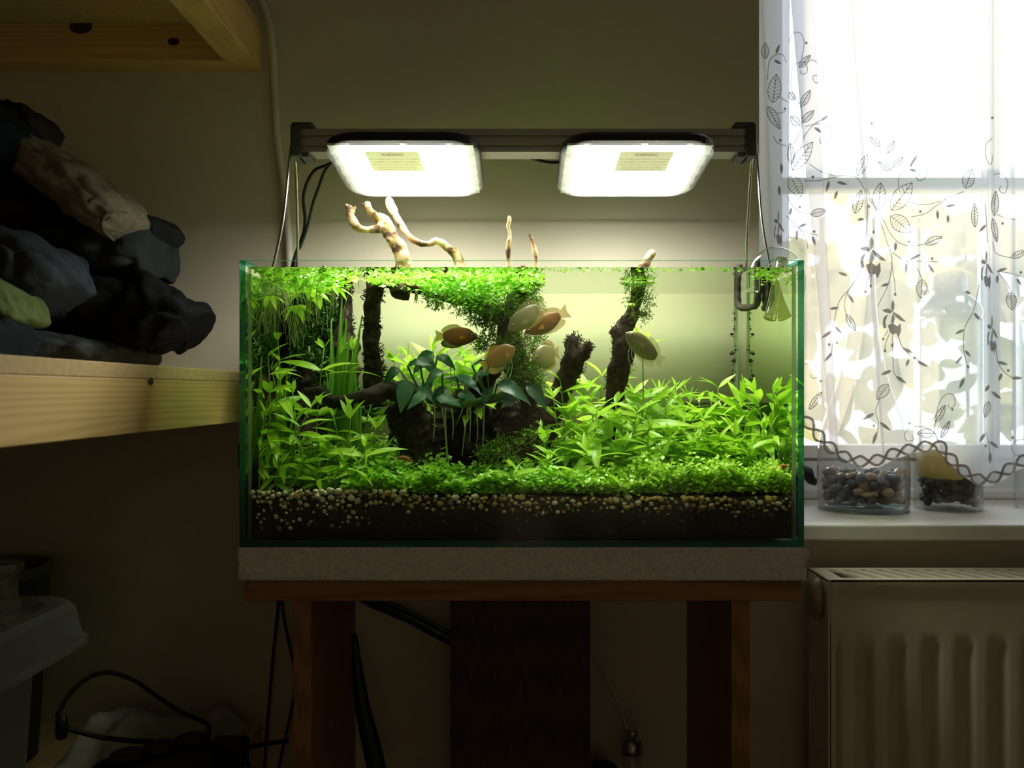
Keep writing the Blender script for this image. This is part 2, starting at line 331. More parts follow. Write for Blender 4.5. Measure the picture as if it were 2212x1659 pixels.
# ------------------------------------------------------------------ the setting
DW = 1.25                                   # distance of the back wall; window, shelves, radiator scaled about the camera with it
SILLH = .1861; SILLZ = R-SILLH; WX0, WX1, WZ1 = .3442, 1.33, R+1.15
def shell():
    b = MB(); T = .30
    b.box(-1.6, WX0, DW, DW+T, 0, 2.4); b.box(WX1, 1.7, DW, DW+T, 0, 2.4)
    b.box(WX0, WX1, DW, DW+T, 0, SILLZ-.022); b.box(WX0, WX1, DW, DW+T, WZ1, 2.4)
    obj('wall_back', b, M['wall'], kind='structure', label='plain beige plastered wall behind the aquarium')
    obj('wall_left', MB().box(-1.7, -1.6, -1.9, DW+T, 0, 2.4), M['wall'], kind='structure', label='beige side wall beyond the shelves')
    obj('wall_right', MB().box(1.7, 1.8, -1.9, DW+T, 0, 2.4), M['wall'], kind='structure', label='beige side wall beyond the window')
    obj('wall_front', MB().box(-1.7, 1.8, -2.0, -1.9, 0, 2.4), M['wall'], kind='structure', label='beige wall facing the aquarium')
    obj('floor', MB().box(-1.7, 1.8, -2.0, DW+T, -.1, 0), M['floor'], kind='structure', label='brown wooden floor of the room')
    obj('ceiling', MB().box(-1.7, 1.8, -2.0, DW+T, 2.4, 2.5), M['ceil'], kind='structure', label='pale ceiling of the room')
    # sill
    obj('trim_1', MB().box(WX0-.03, WX1+.03, DW-.0415, DW+.275, SILLZ-.0225, SILLZ), M['sillpaint'], bevel=.003, kind='structure', label='cream painted window sill board above the radiator')
    # window
    w = empty('window_1', (.85, 1.53, SILLZ), 'white framed window behind the lace curtain', None, kind='structure')
    y0, y1 = 1.503, 1.549
    b = MB().box(WX0, .455, y0, y1, SILLZ, WZ1); obj('window_frame', b, M['white'], w, bevel=.003)
    obj('window_frame', MB().box(.8158, .838, y0+.008, y1, SILLZ, WZ1), M['white'], w, bevel=.003)
    obj('window_frame', MB().box(1.27, WX1, y0, y1, SILLZ, WZ1), M['white'], w, bevel=.003)
    obj('window_frame', MB().box(.455, 1.27, y0, y1, R+1.08, WZ1), M['white'], w, bevel=.003)
    obj('glazing_bar', MB().box(.455, 1.27, y0+.012, y1, R+.352, R+.376), M['white'], w, bevel=.004)
    b = MB().box(.455, 1.27, y0+.006, y1, SILLZ, R-.1210); b.box(.455, 1.27, y0+.022, y1, R-.1210, R-.1149); b.box(.455, 1.27, y0+.002, y1, R-.1149, R-.0936); obj('bottom_rail', b, M['white'], w)
    b = MB().box(WX0, 1.32, y0-.012, y0+.02, SILLZ, R-.1673); obj('glazing_bead', b, M['white'], w, bevel=.005)
    for x0, x1, z0, z1 in ((.455,.8158,R-.0936,R+.352),(.455,.8158,R+.376,R+1.08),(.838,1.27,R-.0936,R+.352),(.838,1.27,R+.376,R+1.08)):
        obj('window_pane', MB().box(x0, x1, 1.531, 1.535, z0, z1), M['winglass'], w)
    # black latch at the foot of the window
    p = P(1745, 1030, 1.47); b = MB().tube([p+Vector((-.03,.03,.012)), p+Vector((-.012,0,.012)), p+Vector((0,0,.006)), p+Vector((.006,0,-.006)), p+Vector((.014,0,-.010))], [.008,.011,.011,.008,.006], 10)
    obj('latch', b, M['black'], w, smooth=True)
shell()

# outdoors: lawn and a leafy bush beyond the glass
obj('ground', MB().box(-6, 8, 1.58, 14, -.35, -.3), plain('lawn', (.16,.24,.07), .9, var=.3), kind='structure', label='green lawn outside the window')

# ------------------------------------------------------------------ shelves
SX = -.373
def shelf(zb, label, front, deep=.0142):
    e = empty('wall_shelf', (-1.0, 1.0, zb), label, 'shelf', 'pine shelves on the wall')
    h = .0530
    obj('side_batten', MB().box(SX-.0423, SX, front, DW, zb, zb+h), M['pineY'], e, bevel=.0012, label='pale knotty pine batten')
    obj('back_batten', MB().box(-1.6, SX-.0423, DW-.0405, DW, zb, zb+h), M['pineX'], e, bevel=.0012)
    obj('front_batten', MB().box(-1.6, SX-.0423, front, front+.0405, zb, zb+h), M['pineX'], e, bevel=.0012)
    obj('shelf_board', MB().box(-1.6, SX, front, DW, zb+h, zb+h+deep), M['endgrain'], e, bevel=.001)
    return e
shelf(R+.4618, 'bare pine shelf seen from below, above the clothes', .46)
SH2 = shelf(R-.0404, 'pine shelf carrying the heap of dark clothes', .46)
SH3 = shelf(R-.5455, 'lowest pine shelf carrying the plastic box and cables', .46)
S2T = R-.0404+.0530+.0142; S3T = R-.5455+.0672
# knots on the shelves' battens
def knot(px, py, D, r, parent, ax='y'):
    p = P(px, py, D); n = 12
    if ax == 'y': ring = [p+Vector((r*1.5*math.cos(a), -.0006, r*math.sin(a))) for a in np.linspace(0, 2*math.pi, n, endpoint=False)]
    else: ring = [p+Vector((.0006, r*1.5*math.cos(a), r*math.sin(a))) for a in np.linspace(0, 2*math.pi, n, endpoint=False)]
    b = MB(); b.quad(ring); obj('wood_knot', b, M['darkwood'], parent, label='dark knot in the pine')
sh1 = bpy.data.objects['wall_shelf']
knot(175, 57, DW-.0405, .011, sh1); knot(375, 90, DW-.0405, .0055, sh1)
dk = .373*F/(VX-325); knot(325, 824, dk, .004, SH2, 'x')

# ------------------------------------------------------------------ radiator
def radiator():
    zt = R-.2458; yb, yf = 1.2085, 1.132; x0, x1 = .4016, 1.20; z0 = .12
    e = empty('radiator', (.84, 1.28, z0), 'cream ribbed panel radiator under the window sill', 'radiator')
    obj('side_panel', MB().box(x0, x0+.003, yf, yb, z0, zt), M['rad'], e, bevel=.001)
    obj('side_panel', MB().box(x1-.003, x1, yf, yb, z0, zt), M['rad'], e, bevel=.001)
    obj('back_panel', MB().box(x0+.003, x1-.003, yb-.012, yb, z0, zt-.004), M['rad'], e)
    # fluted front: proud frame, sunk field, raised flutes
    xs = []; n = 260; zs = [z0, z0+.03, z0+.05, zt-.10, zt-.082, zt-.068, zt-.030, zt-.022, zt-.014, zt]
    rows = []
    for z in zs:
        row = []
        for i in range(n+1):
            x = x0+.004+(x1-x0-.008)*i/n
            d = 0.0
            inside = (x > x0+.012) and (x < x1-.012)
            if inside and z0+.02 < z < zt-.018: d = .004
            if inside and z < zt-.09 and z > z0+.04:
                u = ((x-(x0+.033))/.0437) % 1.0
                fl = 1/(1+math.exp(-(u-.12)*40)) - 1/(1+math.exp(-(u-.62)*40))
                d = .004 + .012*fl - .001
            row.append((x, yf+d, z))
        rows.append(row)
    b = MB(); b.grid(rows); obj('front_panel', b, M['rad'], e, smooth=True)
    # grille: frame and slanted bars
    b = MB().box(x0, x1, yf, yf+.012, zt-.004, zt); b.box(x0, x1, yb-.010, yb, zt-.004, zt); b.box(x0, x0+.022, yf+.012, yb-.010, zt-.004, zt); b.box(x1-.022, x1, yf+.012, yb-.010, zt-.004, zt)
    obj('grille_frame', b, M['rad'], e, bevel=.0008)
    x = x0+.030
    me = None
    while x < x1-.04:
        b = MB(); a, c = yf+.010, yb-.008; s = .026; wd = .009
        v = [(x+s,a),(x+s+wd,a),(x+wd,c),(x,c)]
        b.v = [(q[0],q[1],zt-.0035) for q in v]+[(q[0],q[1],zt-.0002) for q in v]
        b.f = [(3,2,1,0),(4,5,6,7),(0,1,5,4),(1,2,6,5),(2,3,7,6),(3,0,4,7)]; b.m = [0]*6
        obj('grille_bar', b, M['rad'], e); x += .0225
    obj('fin_core', MB().box(x0+.02, x1-.02, yf+.02, yb-.02, z0+.02, zt-.07), M['rad'], e)
    p = P(1760, 1293, 1.16); p.x = x0
    b = MB(); c = Vector((x0, p.y, p.z)); rg = []
    for dx, r in ((0,.0275),(-.0055,.0285),(-.0145,.024),(-.0175,.0185)):
        rg.append([c+Vector((dx, r*.62*math.cos(a), r*math.sin(a))) for a in np.linspace(0, 2*math.pi, 24, endpoint=False)])
    b.rings(rg); obj('end_cap', b, plain('brass_cap', (.30,.27,.18), .35, .3), e, smooth=True, label='round dull metal end cap')
radiator()

# ------------------------------------------------------------------ stand, foam
XL, XR, YF, YB = -.299, .301, .92, 1.185
ZB, ZT = R-.1655, R+.1397
def stand():
    zt = ZB-.0340; e = empty('aquarium_stand', (0, 1.05, 0), 'oak veneered aquarium stand with panel legs', 'stand')
    x0, x1 = P(528, 0, .918).x, P(1732, 0, .918).x
    obj('stand_top', MB().box(x0, x1, .918, 1.215, zt-.0226, zt), M['oak'], e, bevel=.0012)
    for xa, xb in ((P(633,0,.93).x, P(672,0,.93).x), (P(1580,0,.93).x, P(1621,0,.93).x)):
        obj('leg', MB().box(xa, xb, .930, .952, 0, zt-.0226), M['oakZ'], e, bevel=.001)
        obj('side_panel', MB().box(xa+.002, xb-.002, .952, 1.19, 0, zt-.0226), M['oakZ'], e)
    xa, xb = P(972,0,1.15).x, P(1275,0,1.15).x
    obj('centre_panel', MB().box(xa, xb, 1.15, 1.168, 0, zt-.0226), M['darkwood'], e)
    # foam mat, torn at one end
    x0, x1 = P(513,0,.914).x, P(1748,0,.914).x
    b = MB(); nx, nzz, ny = 220, 14, 10
    def pt(x, y, z):
        p = Vector((x, y, z)); return p
    rows = []
    loop = []
    z0, z1 = zt, ZB
    prof = [(.914, z0+(z1-z0)*k/nzz) for k in range(nzz+1)] + [(.914+.285*k/ny, z1) for k in range(1, ny+1)] + [(1.199, z1-(z1-z0)*k/4) for k in range(1, 5)] + [(1.199-.285*k/ny, z0) for k in range(1, ny)]
    rings = []
    for i in range(nx+1):
        t = i/nx; x = x0+(x1-x0)*t; ring = []
        for (y, z) in prof:
            p = Vector((x, y, z)); a = .0011
            q = Vector((x, y, z))
            if y < .92: q.y += a*nz(p, 140)+.0012*nz(p, 60)
            if i == nx: q.x += .006*nz(p+Vector((3,1,2)), 130)-.002
            if i == 0: q.x += .002*nz(p, 100)
            ring.append(q)
        rings.append(ring)
    b.rings(rings)
    obj('foam_mat', b, M['foam'], smooth=True, label='thick white foam mat between the aquarium and its stand', cat='foam mat')
stand()

# ------------------------------------------------------------------ aquarium
TK = .0065; TB = .0075
WZ = R+.1333
def pane(b, x0, x1, y0, y1, z0, z1, outer, contact=()):
    k = len(b.f); b.box(x0, x1, y0, y1, z0, z1)
    order = ['-z', '+z', '-y', '+x', '+y', '-x']
    opp = {'-z':'+z','+z':'-z','-y':'+y','+y':'-y','-x':'+x','+x':'-x'}[outer]
    for i, s in enumerate(order): b.m[k+i] = 0 if s == outer else (1 if s == opp or s in contact else 2)
def tank():
    e = empty('aquarium', ((XL+XR)/2, (YF+YB)/2, ZB), 'rimless glass aquarium with green cut edges on the foam mat', 'aquarium')
    ms = [M['gout'], M['gside'], M['gedge']]
    for args in ((XL, XL+TK, YF, YB, ZB+TB, ZT, '-x', ('-z','+y')), (XR-TK, XR, YF, YB, ZB+TB, ZT, '+x', ('-z','+y')),
                 (XL+TK, XR-TK, YF, YF+TK, ZB+TB, ZT, '-y', ('-z','-x','+x')), (XL+TK, XR-TK, YB-TK, YB, ZB+TB, ZT, '+y', ('-z','-x','+x'))):
        b = MB(); pane(b, *args); obj('glass_pane', b, [M['gsideout']]+ms[1:] if 'x' in args[6] else ms, e)
    b = MB(); pane(b, XL, XR, YF, YB, ZB, ZB+TB, '-z'); obj('base_pane', b, ms, e, label='green edged base glass')
    for x, sx in ((XL+TK, 1), (XR-TK, -1)):
        for y, sy in ((YF+TK, 1), (YB-TK, -1)):
            b = MB(); b.rings([[(x,y,z),(x+sx*.0045,y,z),(x,y+sy*.0045,z)] for z in (ZB+TB, ZT-.004)]); obj('silicone_seam', b, M['silicone'], e)
    b = MB(); g = .0003
    b.box(XL+TK+g, XR-TK-g, YF+TK+g, YB-TK-g, ZB+TB+g, WZ, 1); b.m[1] = 0
    obj('water', b, [M['wtop'], M['wside']], label='clear still water filling the aquarium', cat='water', kind='stuff')
tank()
IX0, IX1, IY0, IY1 = XL+TK+.001, XR-TK-.001, YF+TK+.001, YB-TK-.001
def subz(x, y):
    t = (y-IY0)/(IY1-IY0)
    return R-.110 + .020*t + .0035*noise.noise(Vector((x*14, y*14, 0))) + .003*math.exp(-((x+.2)/.08)**2)
obj('backing_board', MB().box(P(1462,0,1.195).x, P(1668,0,1.195).x, 1.19, 1.197, ZB, R-.0150), plain('grey_board', (.16,.17,.15), .8), bevel=.001, label='grey board standing behind the speckled corner of the aquarium', cat='board')
# soil
def soil():
    nx, ny = 120, 40; b = MB(); rows = []
    for j in range(ny+1):
        y = IY0+(IY1-IY0)*j/ny
        rows.append([(IX0+(IX1-IX0)*i/nx, y, subz(IX0+(IX1-IX0)*i/nx, y)-.004+.002*noise.noise(Vector((i*.9, j*.9, 3)))) for i in range(nx+1)])
    b.grid(rows)
    z0 = ZB+TB+.001; n = nx+1
    def skirt(idx):
        k = len(b.v); b.v += [(b.v[i][0], b.v[i][1], z0+.0) for i in idx]
        for a in range(len(idx)-1): b.f.append((idx[a], k+a, k+a+1, idx[a+1])); b.m.append(0)
    skirt([i for i in range(n)]); skirt([ny*n+i for i in reversed(range(n))])
    skirt([j*n for j in reversed(range(ny+1))]); skirt([j*n+nx for j in range(ny+1)])
    b.quad([(IX0,IY0,z0),(IX0,IY1,z0),(IX1,IY1,z0),(IX1,IY0,z0)])
    obj('aquarium_soil', b, M['soil'], smooth=True, kind='stuff', label='deep layer of dark soil in the aquarium', cat='soil')
soil()
# gravel
def pebble_mesh(name, seed, mat, sub=2):
    import bmesh
    bm = bmesh.new(); bmesh.ops.create_icosphere(bm, subdivisions=sub, radius=1)
    for v in bm.verts:
        d = noise.noise(v.co*1.3+Vector((seed*7.3, seed, 0)))
        v.co *= 1+.32*d
        v.co.z *= .8; v.co.x *= 1+.25*math.sin(seed)
    me = bpy.data.meshes.new(name); bm.to_mesh(me); bm.free(); me.materials.append(mat)
    me.polygons.foreach_set('use_smooth', [True]*len(me.polygons)); return me
def rotM(): return Matrix.Rotation(random.uniform(0,6.28), 4, 'X') @ Matrix.Rotation(random.uniform(0,6.28), 4, 'Z')
def gravel():
    KINDS = (('cream', [(0,(.66,.56,.36)),(1,(.82,.74,.56))]), ('amber', [(0,(.58,.36,.12)),(1,(.74,.50,.20))]), ('dull brown', [(0,(.24,.15,.08)),(1,(.40,.30,.18))]))
    ms = []
    for kn, st in KINDS:
        mt = islandmat(kn.replace(' ', '_')+'_gravel', st, obj_random=True); ms.append([pebble_mesh('gravel_pebble', i+len(ms)*5, mt) for i in range(5)])
    n = 0; placed = []
    def band(x):
        if x < 880: return 1060, 1092
        if x < 1150: return 1072, 1100
        return 1076, 1104
    tries = 0
    while n < 280 and tries < 9000:
        tries += 1
        x = random.uniform(545, 1708); lo, hi = band(x)
        dens = 1.0 if x < 890 else (.75 if 1060 < x < 1260 or x > 1480 else .45)
        if random.random() > dens: continue
        y = lo + (hi-lo)*abs(random.gauss(0, .42))
        if x < 800 and random.random() < .08: y = random.uniform(1090, 1140)
        if y > 1142: continue
        r = random.uniform(4.5, 10.0) * (1.0 if y < lo+22 else .75)
        if any((x-a)**2+(y-b)**2 < (.72*(r+c))**2 for a, b, c in placed): continue
        placed.append((x, y, r)); rm = PXm(r, .93)
        D = IY0 + rm*.55
        p = P(x, y, D)
        if not (IX0+rm < p.x < IX1-rm): continue
        kd = (0 if random.random() < .75 else 1) if x < 890 else (1 if random.random() < .7 else 0)
        if random.random() < .2: kd = 2
        where = 'under the lance-leaved plants' if x < 760 else ('below the cave' if x < 1060 else ('below the trunk' if x < 1260 else 'under the pale carpet'))
        o = inst('gravel_pebble', ms[kd][n % 5], Matrix.Translation(p) @ rotM() @ Matrix.Diagonal((rm, rm, rm, 1)))
        tag(o, 'small %s gravel pebble against the front glass %s' % (KINDS[kd][0], where), 'pebble', '%s gravel pebbles %s' % (KINDS[kd][0], where)); n += 1
    # the finer grains, too many to count
    t = pebble_mesh('grain_template', 3, M['grain'], 1); tv = np.array([v.co[:] for v in t.vertices]); tf = [tuple(p.vertices) for p in t.polygons]
    b = MB()
    for k in range(520):
        x = random.uniform(540, 1712); lo, hi = band(x)
        y = lo-4 + abs(random.gauss(0, 26)) if random.random() < .8 else lo+random.uniform(0, 75)
        if y > 1150: continue
        r = random.uniform(1.3, 3.6); rm = PXm(r, .93)
        D = IY0 + rm*.4 if random.random() < .6 else IY0+random.uniform(0, .03)
        p = P(x, y, D)
        if D > IY0+.006: p.z = subz(p.x, D)-.001
        if not (IX0+rm < p.x < IX1-rm): continue
        rot = np.array(rotM().to_3x3()); base = len(b.v)
        b.v += [tuple(q) for q in (tv*rm) @ rot.T + np.array(p)]; b.f += [tuple(i+base for i in f) for f in tf]; b.m += [0]*len(tf)
    obj('fine_gravel', b, M['grain'], smooth=True, kind='stuff', label='fine pale grit mixed into the top of the dark soil', cat='gravel')
gravel()

# ------------------------------------------------------------------ driftwood
def barkdisp(amp, s=70):
    return lambda p, r: r*amp*(noise.noise(Vector(p)*s) + .6*noise.noise(Vector(p)*s*2.6)) + .0009*noise.noise(Vector(p)*420)
def limb(b, pts, amp=.35, seg=14, n=7, s=70):
    # pts: (px, py, D, radius px)
    q = catmull([(*P(x, y, D), PXm(r, D)) for x, y, D, r in pts], n)
    b.tube([p[:3] for p in q], [max(.0006, float(p[3])) for p in q], seg, disp=barkdisp(amp, s))
def driftpiece(limbs, label, voxel=.0018, amp=.35):
    b = MB()
    for l in limbs: limb(b, l, amp)
    o = obj('driftwood', b, M['drift'], smooth=True, label=label, cat='driftwood', group='driftwood pieces in the aquarium')
    rm = o.modifiers.new('fuse', 'REMESH'); rm.mode = 'VOXEL'; rm.voxel_size = voxel; rm.use_smooth_shade = True
    return o
D1 = 1.06
driftpiece([
    [(815,880,1.07,24),(806,800,1.07,20),(802,720,1.07,18),(806,640,1.065,19),(815,600,1.06,20)],
    [(865,640,1.05,22),(872,590,D1,21),(873,560,D1,19),(860,533,D1,16),(848,512,D1,15),(836,492,D1,17),(825,476,D1,15),(812,472,D1,10)],
    [(830,488,D1,14),(812,494,1.05,10),(792,496,1.045,8),(774,492,1.04,9),(763,478,1.04,9),(756,462,1.04,8),(752,448,1.04,5),(746,438,1.04,2)],
    [(760,466,1.04,5),(760,450,1.04,2.5),(756,440,1.04,1.6)],
    [(756,462,1.04,4),(748,450,1.04,2.0),(742,446,1.04,1.4)],
    [(762,462,1.04,4),(767,450,1.04,2.2),(768,443,1.04,1.6)],
    [(795,448,1.045,5),(785,442,1.045,3.5),(777,444,1.045,2)],
    [(797,446,1.045,5),(797,438,1.045,3),(792,434,1.045,2)],
    [(848,512,1.06,9),(838,520,1.05,5)],
    [(822,478,D1,12),(810,465,1.05,8),(799,456,1.045,8),(795,444,1.045,7),(789,436,1.045,3)],
    [(815,600,1.06,19),(840,605,1.055,16),(868,600,1.05,18)],
], 'forked pale dry driftwood rising above the water from a dark trunk')
driftpiece([
    [(1000,600,1.085,15),(996,575,1.085,11),(985,552,1.085,10),(968,536,1.08,10),(945,520,1.075,8),(925,527,1.07,7),(903,524,1.07,7),(882,508,1.07,7),(866,487,1.075,8),(852,462,1.08,9),(843,440,1.08,9),(838,426,1.08,6)],
    [(1000,600,1.085,13),(1040,640,1.09,14),(1090,690,1.09,16)],
], 'thin winding pale driftwood branch curling up behind the forked one')
CD = 1.05
driftpiece([
    [(1135,575,CD,14),(1128,620,CD,17),(1105,670,CD,23),(1098,720,1.045,24),(1108,770,CD,30),(1125,820,1.04,24),(1142,870,1.03,20),(1142,920,1.02,22),(1128,975,1.01,24),(1110,1030,1.0,26)],
    [(1098,690,CD,20),(1050,665,1.06,18),(1000,645,1.07,16),(940,632,1.08,13),(880,618,1.08,11),(850,612,1.08,8)],
    [(1075,750,1.05,18),(1060,800,1.07,22),(1030,840,1.09,26),(990,880,1.10,34),(950,940,1.10,44),(930,1010,1.10,40)],
    [(1098,590,CD,7),(1098,555,CD,5),(1098,530,CD,5.5),(1102,505,CD,4.5),(1097,490,CD,5),(1101,475,CD,4.5),(1099,466,CD,2.5)],
    [(1150,620,1.06,8),(1158,575,1.06,6),(1157,550,1.06,5),(1152,530,1.06,5),(1147,514,1.06,4.5),(1142,506,1.06,2)],
    [(1150,790,1.04,11),(1180,788,1.03,9),(1196,780,1.03,8)],
    [(1135,960,1.01,18),(1090,985,1.0,13),(1040,1000,1.0,10)],
    [(1120,870,1.09,48),(1110,940,1.09,55),(1060,1000,1.09,50)],
], 'thick dark central driftwood trunk with mossy arms and two thin sticks')
driftpiece([
    [(1185,900,1.07,30),(1215,845,1.065,24),(1228,805,1.06,24),(1240,775,1.055,25),(1238,748,1.055,19),(1236,730,1.055,12),(1236,723,1.055,5)],
    [(1245,790,1.055,15),(1258,768,1.05,9),(1268,752,1.05,8),(1274,744,1.05,6)],
    [(1185,900,1.07,28),(1165,950,1.06,34),(1150,1000,1.05,36)],
], 'short dark knuckle shaped driftwood stub with a side nub')
driftpiece([
    [(1300,960,1.08,24),(1325,865,1.07,20),(1333,820,1.065,22),(1343,780,1.06,25),(1347,740,1.055,24),(1342,712,1.055,22),(1362,685,1.055,15),(1372,655,1.055,14),(1380,625,1.055,14),(1386,595,1.055,16),(1393,570,1.055,11),(1405,552,1.055,9),(1413,541,1.055,5)],
    [(1380,680,1.055,7),(1398,678,1.05,4.5)],
], 'tall dark furred driftwood post whose pale tip pokes out of the water')
driftpiece([
    [(655,846,1.02,10),(690,848,1.02,14),(715,864,1.015,15),(745,869,1.01,16),(790,858,1.01,17),(835,844,1.02,20),(875,848,1.03,26),(893,900,1.04,34),(905,960,1.04,40),(915,1010,1.04,44)],
    [(840,880,1.045,20),(865,905,1.045,26),(900,960,1.05,34)],
], 'brown horizontal driftwood root ending in a dark arch by the cave')
driftpiece([
    [(650,1000,1.09,42),(660,900,1.11,36),(665,820,1.12,30),(640,750,1.13,20),(612,700,1.13,12),(606,620,1.13,9)],
    [(740,860,1.12,30),(742,760,1.13,34),(745,700,1.13,18),(748,640,1.13,12),(748,588,1.13,10)],
    [(560,1010,1.15,40),(570,900,1.16,44),(585,800,1.165,40),(600,720,1.165,30),(650,690,1.165,24)],  # this limb and the next are added as a dark backing for the corner
    [(690,960,1.16,40),(690,860,1.165,44),(700,780,1.165,34),(690,700,1.165,22)],
], 'dark weedy driftwood stump with added backing limbs standing behind the grassy plants')
driftpiece([
    [(880,1020,1.12,50),(900,930,1.12,46),(960,905,1.13,44),(1040,900,1.13,44),(1110,930,1.12,50),(1130,1020,1.12,52)],
    [(960,1010,1.13,50),(1010,960,1.13,56),(1070,1010,1.13,50)],
], 'dark hollow driftwood wall at the back of the cave')

# ------------------------------------------------------------------ plants
def leaf_mesh(name, mat, wid=.22, arch=.25, fold=.12, n=8, p=.8, wavy=0, heart=False):
    b = MB(); rows = []
    for i in range(n+1):
        t = i/n
        wv = wid*.5*(math.sin(math.pi*t**p)**.9 if 0 < t < 1 else 0)
        if heart: wv = wid*.5*(1-t)**.62*min(1, (t/.12+.15))*1.15
        z = -arch*t*t
        x = t
        row = []
        for s in (-1, -.5, 0, .5, 1):
            yy = s*max(wv, .004)
            zz = z + fold*abs(s)*max(wv, .004)*2 + wavy*math.sin(t*17+s)*abs(s)*wv
            if heart and i <= 1: x = t - .08*abs(s)
            row.append((x, yy, zz))
        rows.append(row)
    b.grid(rows)
    me = bpy.data.meshes.new(name); me.from_pydata(b.v, [], b.f); me.materials.append(mat)
    me.polygons.foreach_set('use_smooth', [True]*len(me.polygons)); return me
LA = [leaf_mesh('leaf', M['leafA'], .24, a, .12) for a in (.1, .25, .45)]
LB = [leaf_mesh('leaf', M['leafB'], .26, a, .12) for a in (.1, .25, .45)]
LN = [leaf_mesh('leaf', M['leafA'], .10, a, .05) for a in (.1, .25)]
LS = leaf_mesh('leaf', M['leafC'], .085, .03, .15, 12, .45)
LX = [leaf_mesh('leaf', M['anub'], .56, a, .10, 9, .62, wavy=.10) for a in (.15, .4, .65)] + [leaf_mesh('leaf', M['anub2'], .56, a, .10, 9, .62, wavy=.1) for a in (.3, .6)]
LO = [leaf_mesh('leaf', M['leafB'], .55, a, .10, 7) for a in (.1, .3)]

def clampin(p, m=.004):
    return Vector((min(max(p.x, IX0+m), IX1-m), min(max(p.y, IY0+m), IY1-m), p.z))
def leafdir_ok(p, d, L):
    q = p+d*L*.95
    return IX0 < q.x < IX1 and IY0 < q.y < IY1 and q.z < WZ-.002
def stem_plant(hx, hy, D, bx=None, L=62, nodes=6, kind=LA, label='', group='', f0=.3, name='stem_plant', per=2, seed=0, tuft=True):
    rnd = random.Random(hash((hx, hy, seed)) & 0xffff)
    head = clampin(P(hx, hy, D)); bx = hx if bx is None else bx
    by = D + rnd.uniform(-.01, .015); base = clampin(P(bx, 1000, by)); base.z = subz(base.x, base.y)-.004
    mid = (head+base)*.5 + Vector((rnd.uniform(-.016,.016), rnd.uniform(-.012,.012), 0))
    e = empty(name, base, label, 'plant', group)
    pts = []
    for i in range(9):
        t = i/8; pts.append(base*(1-t)**2+mid*2*t*(1-t)+head*t*t)
    b = MB().tube(pts, [.0013-.0007*i/8 for i in range(9)], 6); obj('stem', b, M['stem'], e, smooth=True)
    az = rnd.uniform(0, 3.14); Lm = PXm(L, D)
    for k in range(nodes):
        t = f0+(1-f0)*k/(nodes-1) if nodes > 1 else 1
        p = base*(1-t)**2+mid*2*t*(1-t)+head*t*t
        pit = math.radians(-4+38*t**2+rnd.uniform(-24,22))
        sz = Lm*(.80+.45*math.sin(math.pi*min(1, t*.9)))*rnd.uniform(.75, 1.25)
        if k == nodes-1: sz *= .72; pit = math.radians(rnd.uniform(40,65))
        for j in range(per + (1 if k == nodes-1 and tuft else 0)):
            for tr in range(5):
                a = az+j*2*math.pi/per+rnd.uniform(-.6,.6)+tr*.8
                d = Vector((math.cos(a)*math.cos(pit), math.sin(a)*math.cos(pit)*.8, math.sin(pit))).normalized()
                if leafdir_ok(p, d, sz): break
                sz *= .9
            else: continue
            inst('leaf', rnd.choice(kind), frame(d, Vector((rnd.uniform(-.5,.5),rnd.uniform(-.9,.2),1)), p, (sz, sz, sz)), e)
        az += math.pi/2+rnd.uniform(-.5,.5)
    return e

gl = 'bright green lance-leaved stem plant in front of the brown root at the left pane'.replace('at the left pane', 'by the pale gravel')
FL = [(600,735,1.0,585,72,8,LB),(568,770,.985,560,66,8,LB),(700,752,1.02,680,66,7,LB),(762,757,1.03,745,60,7,LA),(735,765,1.05,735,60,7,LA),(672,880,.965,600,70,6,LB),
      (632,850,1.0,620,60,6,LB),(560,965,.945,560,58,4,LB),(575,900,.96,575,62,6,LA),(757,905,.98,735,66,5,LB),(812,925,.985,770,66,5,LB),(788,965,.96,785,64,4,LB),
      (745,1000,.955,730,66,4,LB),(700,960,.975,690,56,5,LA),(650,965,.96,620,50,5,LA),(610,1000,.95,600,46,4,LA),(690,1010,.955,660,46,4,LA),(835,965,1.0,820,50,5,LA),
      (560,850,.99,556,60,7,LA),(545,800,1.0,548,60,7,LB),(720,900,1.0,715,52,6,LA),(800,880,1.03,795,46,6,LA),(640,910,.99,650,52,5,LA),(775,1000,.97,790,50,4,LA)]
for i, (hx, hy, D, bx, L, n, k) in enumerate(FL):
    w_ = 'reaching up beside the strap-leaved plants' if hy < 800 else ('beneath the brown horizontal root' if D > .975 else 'rooted in the gravel at the front glass')
    stem_plant(hx, hy, D, bx, L, max(3, n-2) if n > 4 else n, k, 'bright green lance-leaved stem plant ' + w_, 'lance-leaved plants ' + w_, seed=i)
BM = [(852,785,1.11),(880,770,1.12),(905,790,1.10),(935,760,1.12),(965,752,1.12),(1000,765,1.12),(1020,780,1.11),(870,810,1.10),(1035,760,1.13),(840,820,1.11),(980,790,1.11)]
for i, (hx, hy, D) in enumerate(BM):
    stem_plant(hx, hy, D, hx+random.randint(-8,8), 62, 6, LB if i % 2 else LA, 'light green stem plant behind the dark broad-leaved plant, above the cave', 'stem plants behind the broad-leaved plant', f0=.55, seed=i+50)
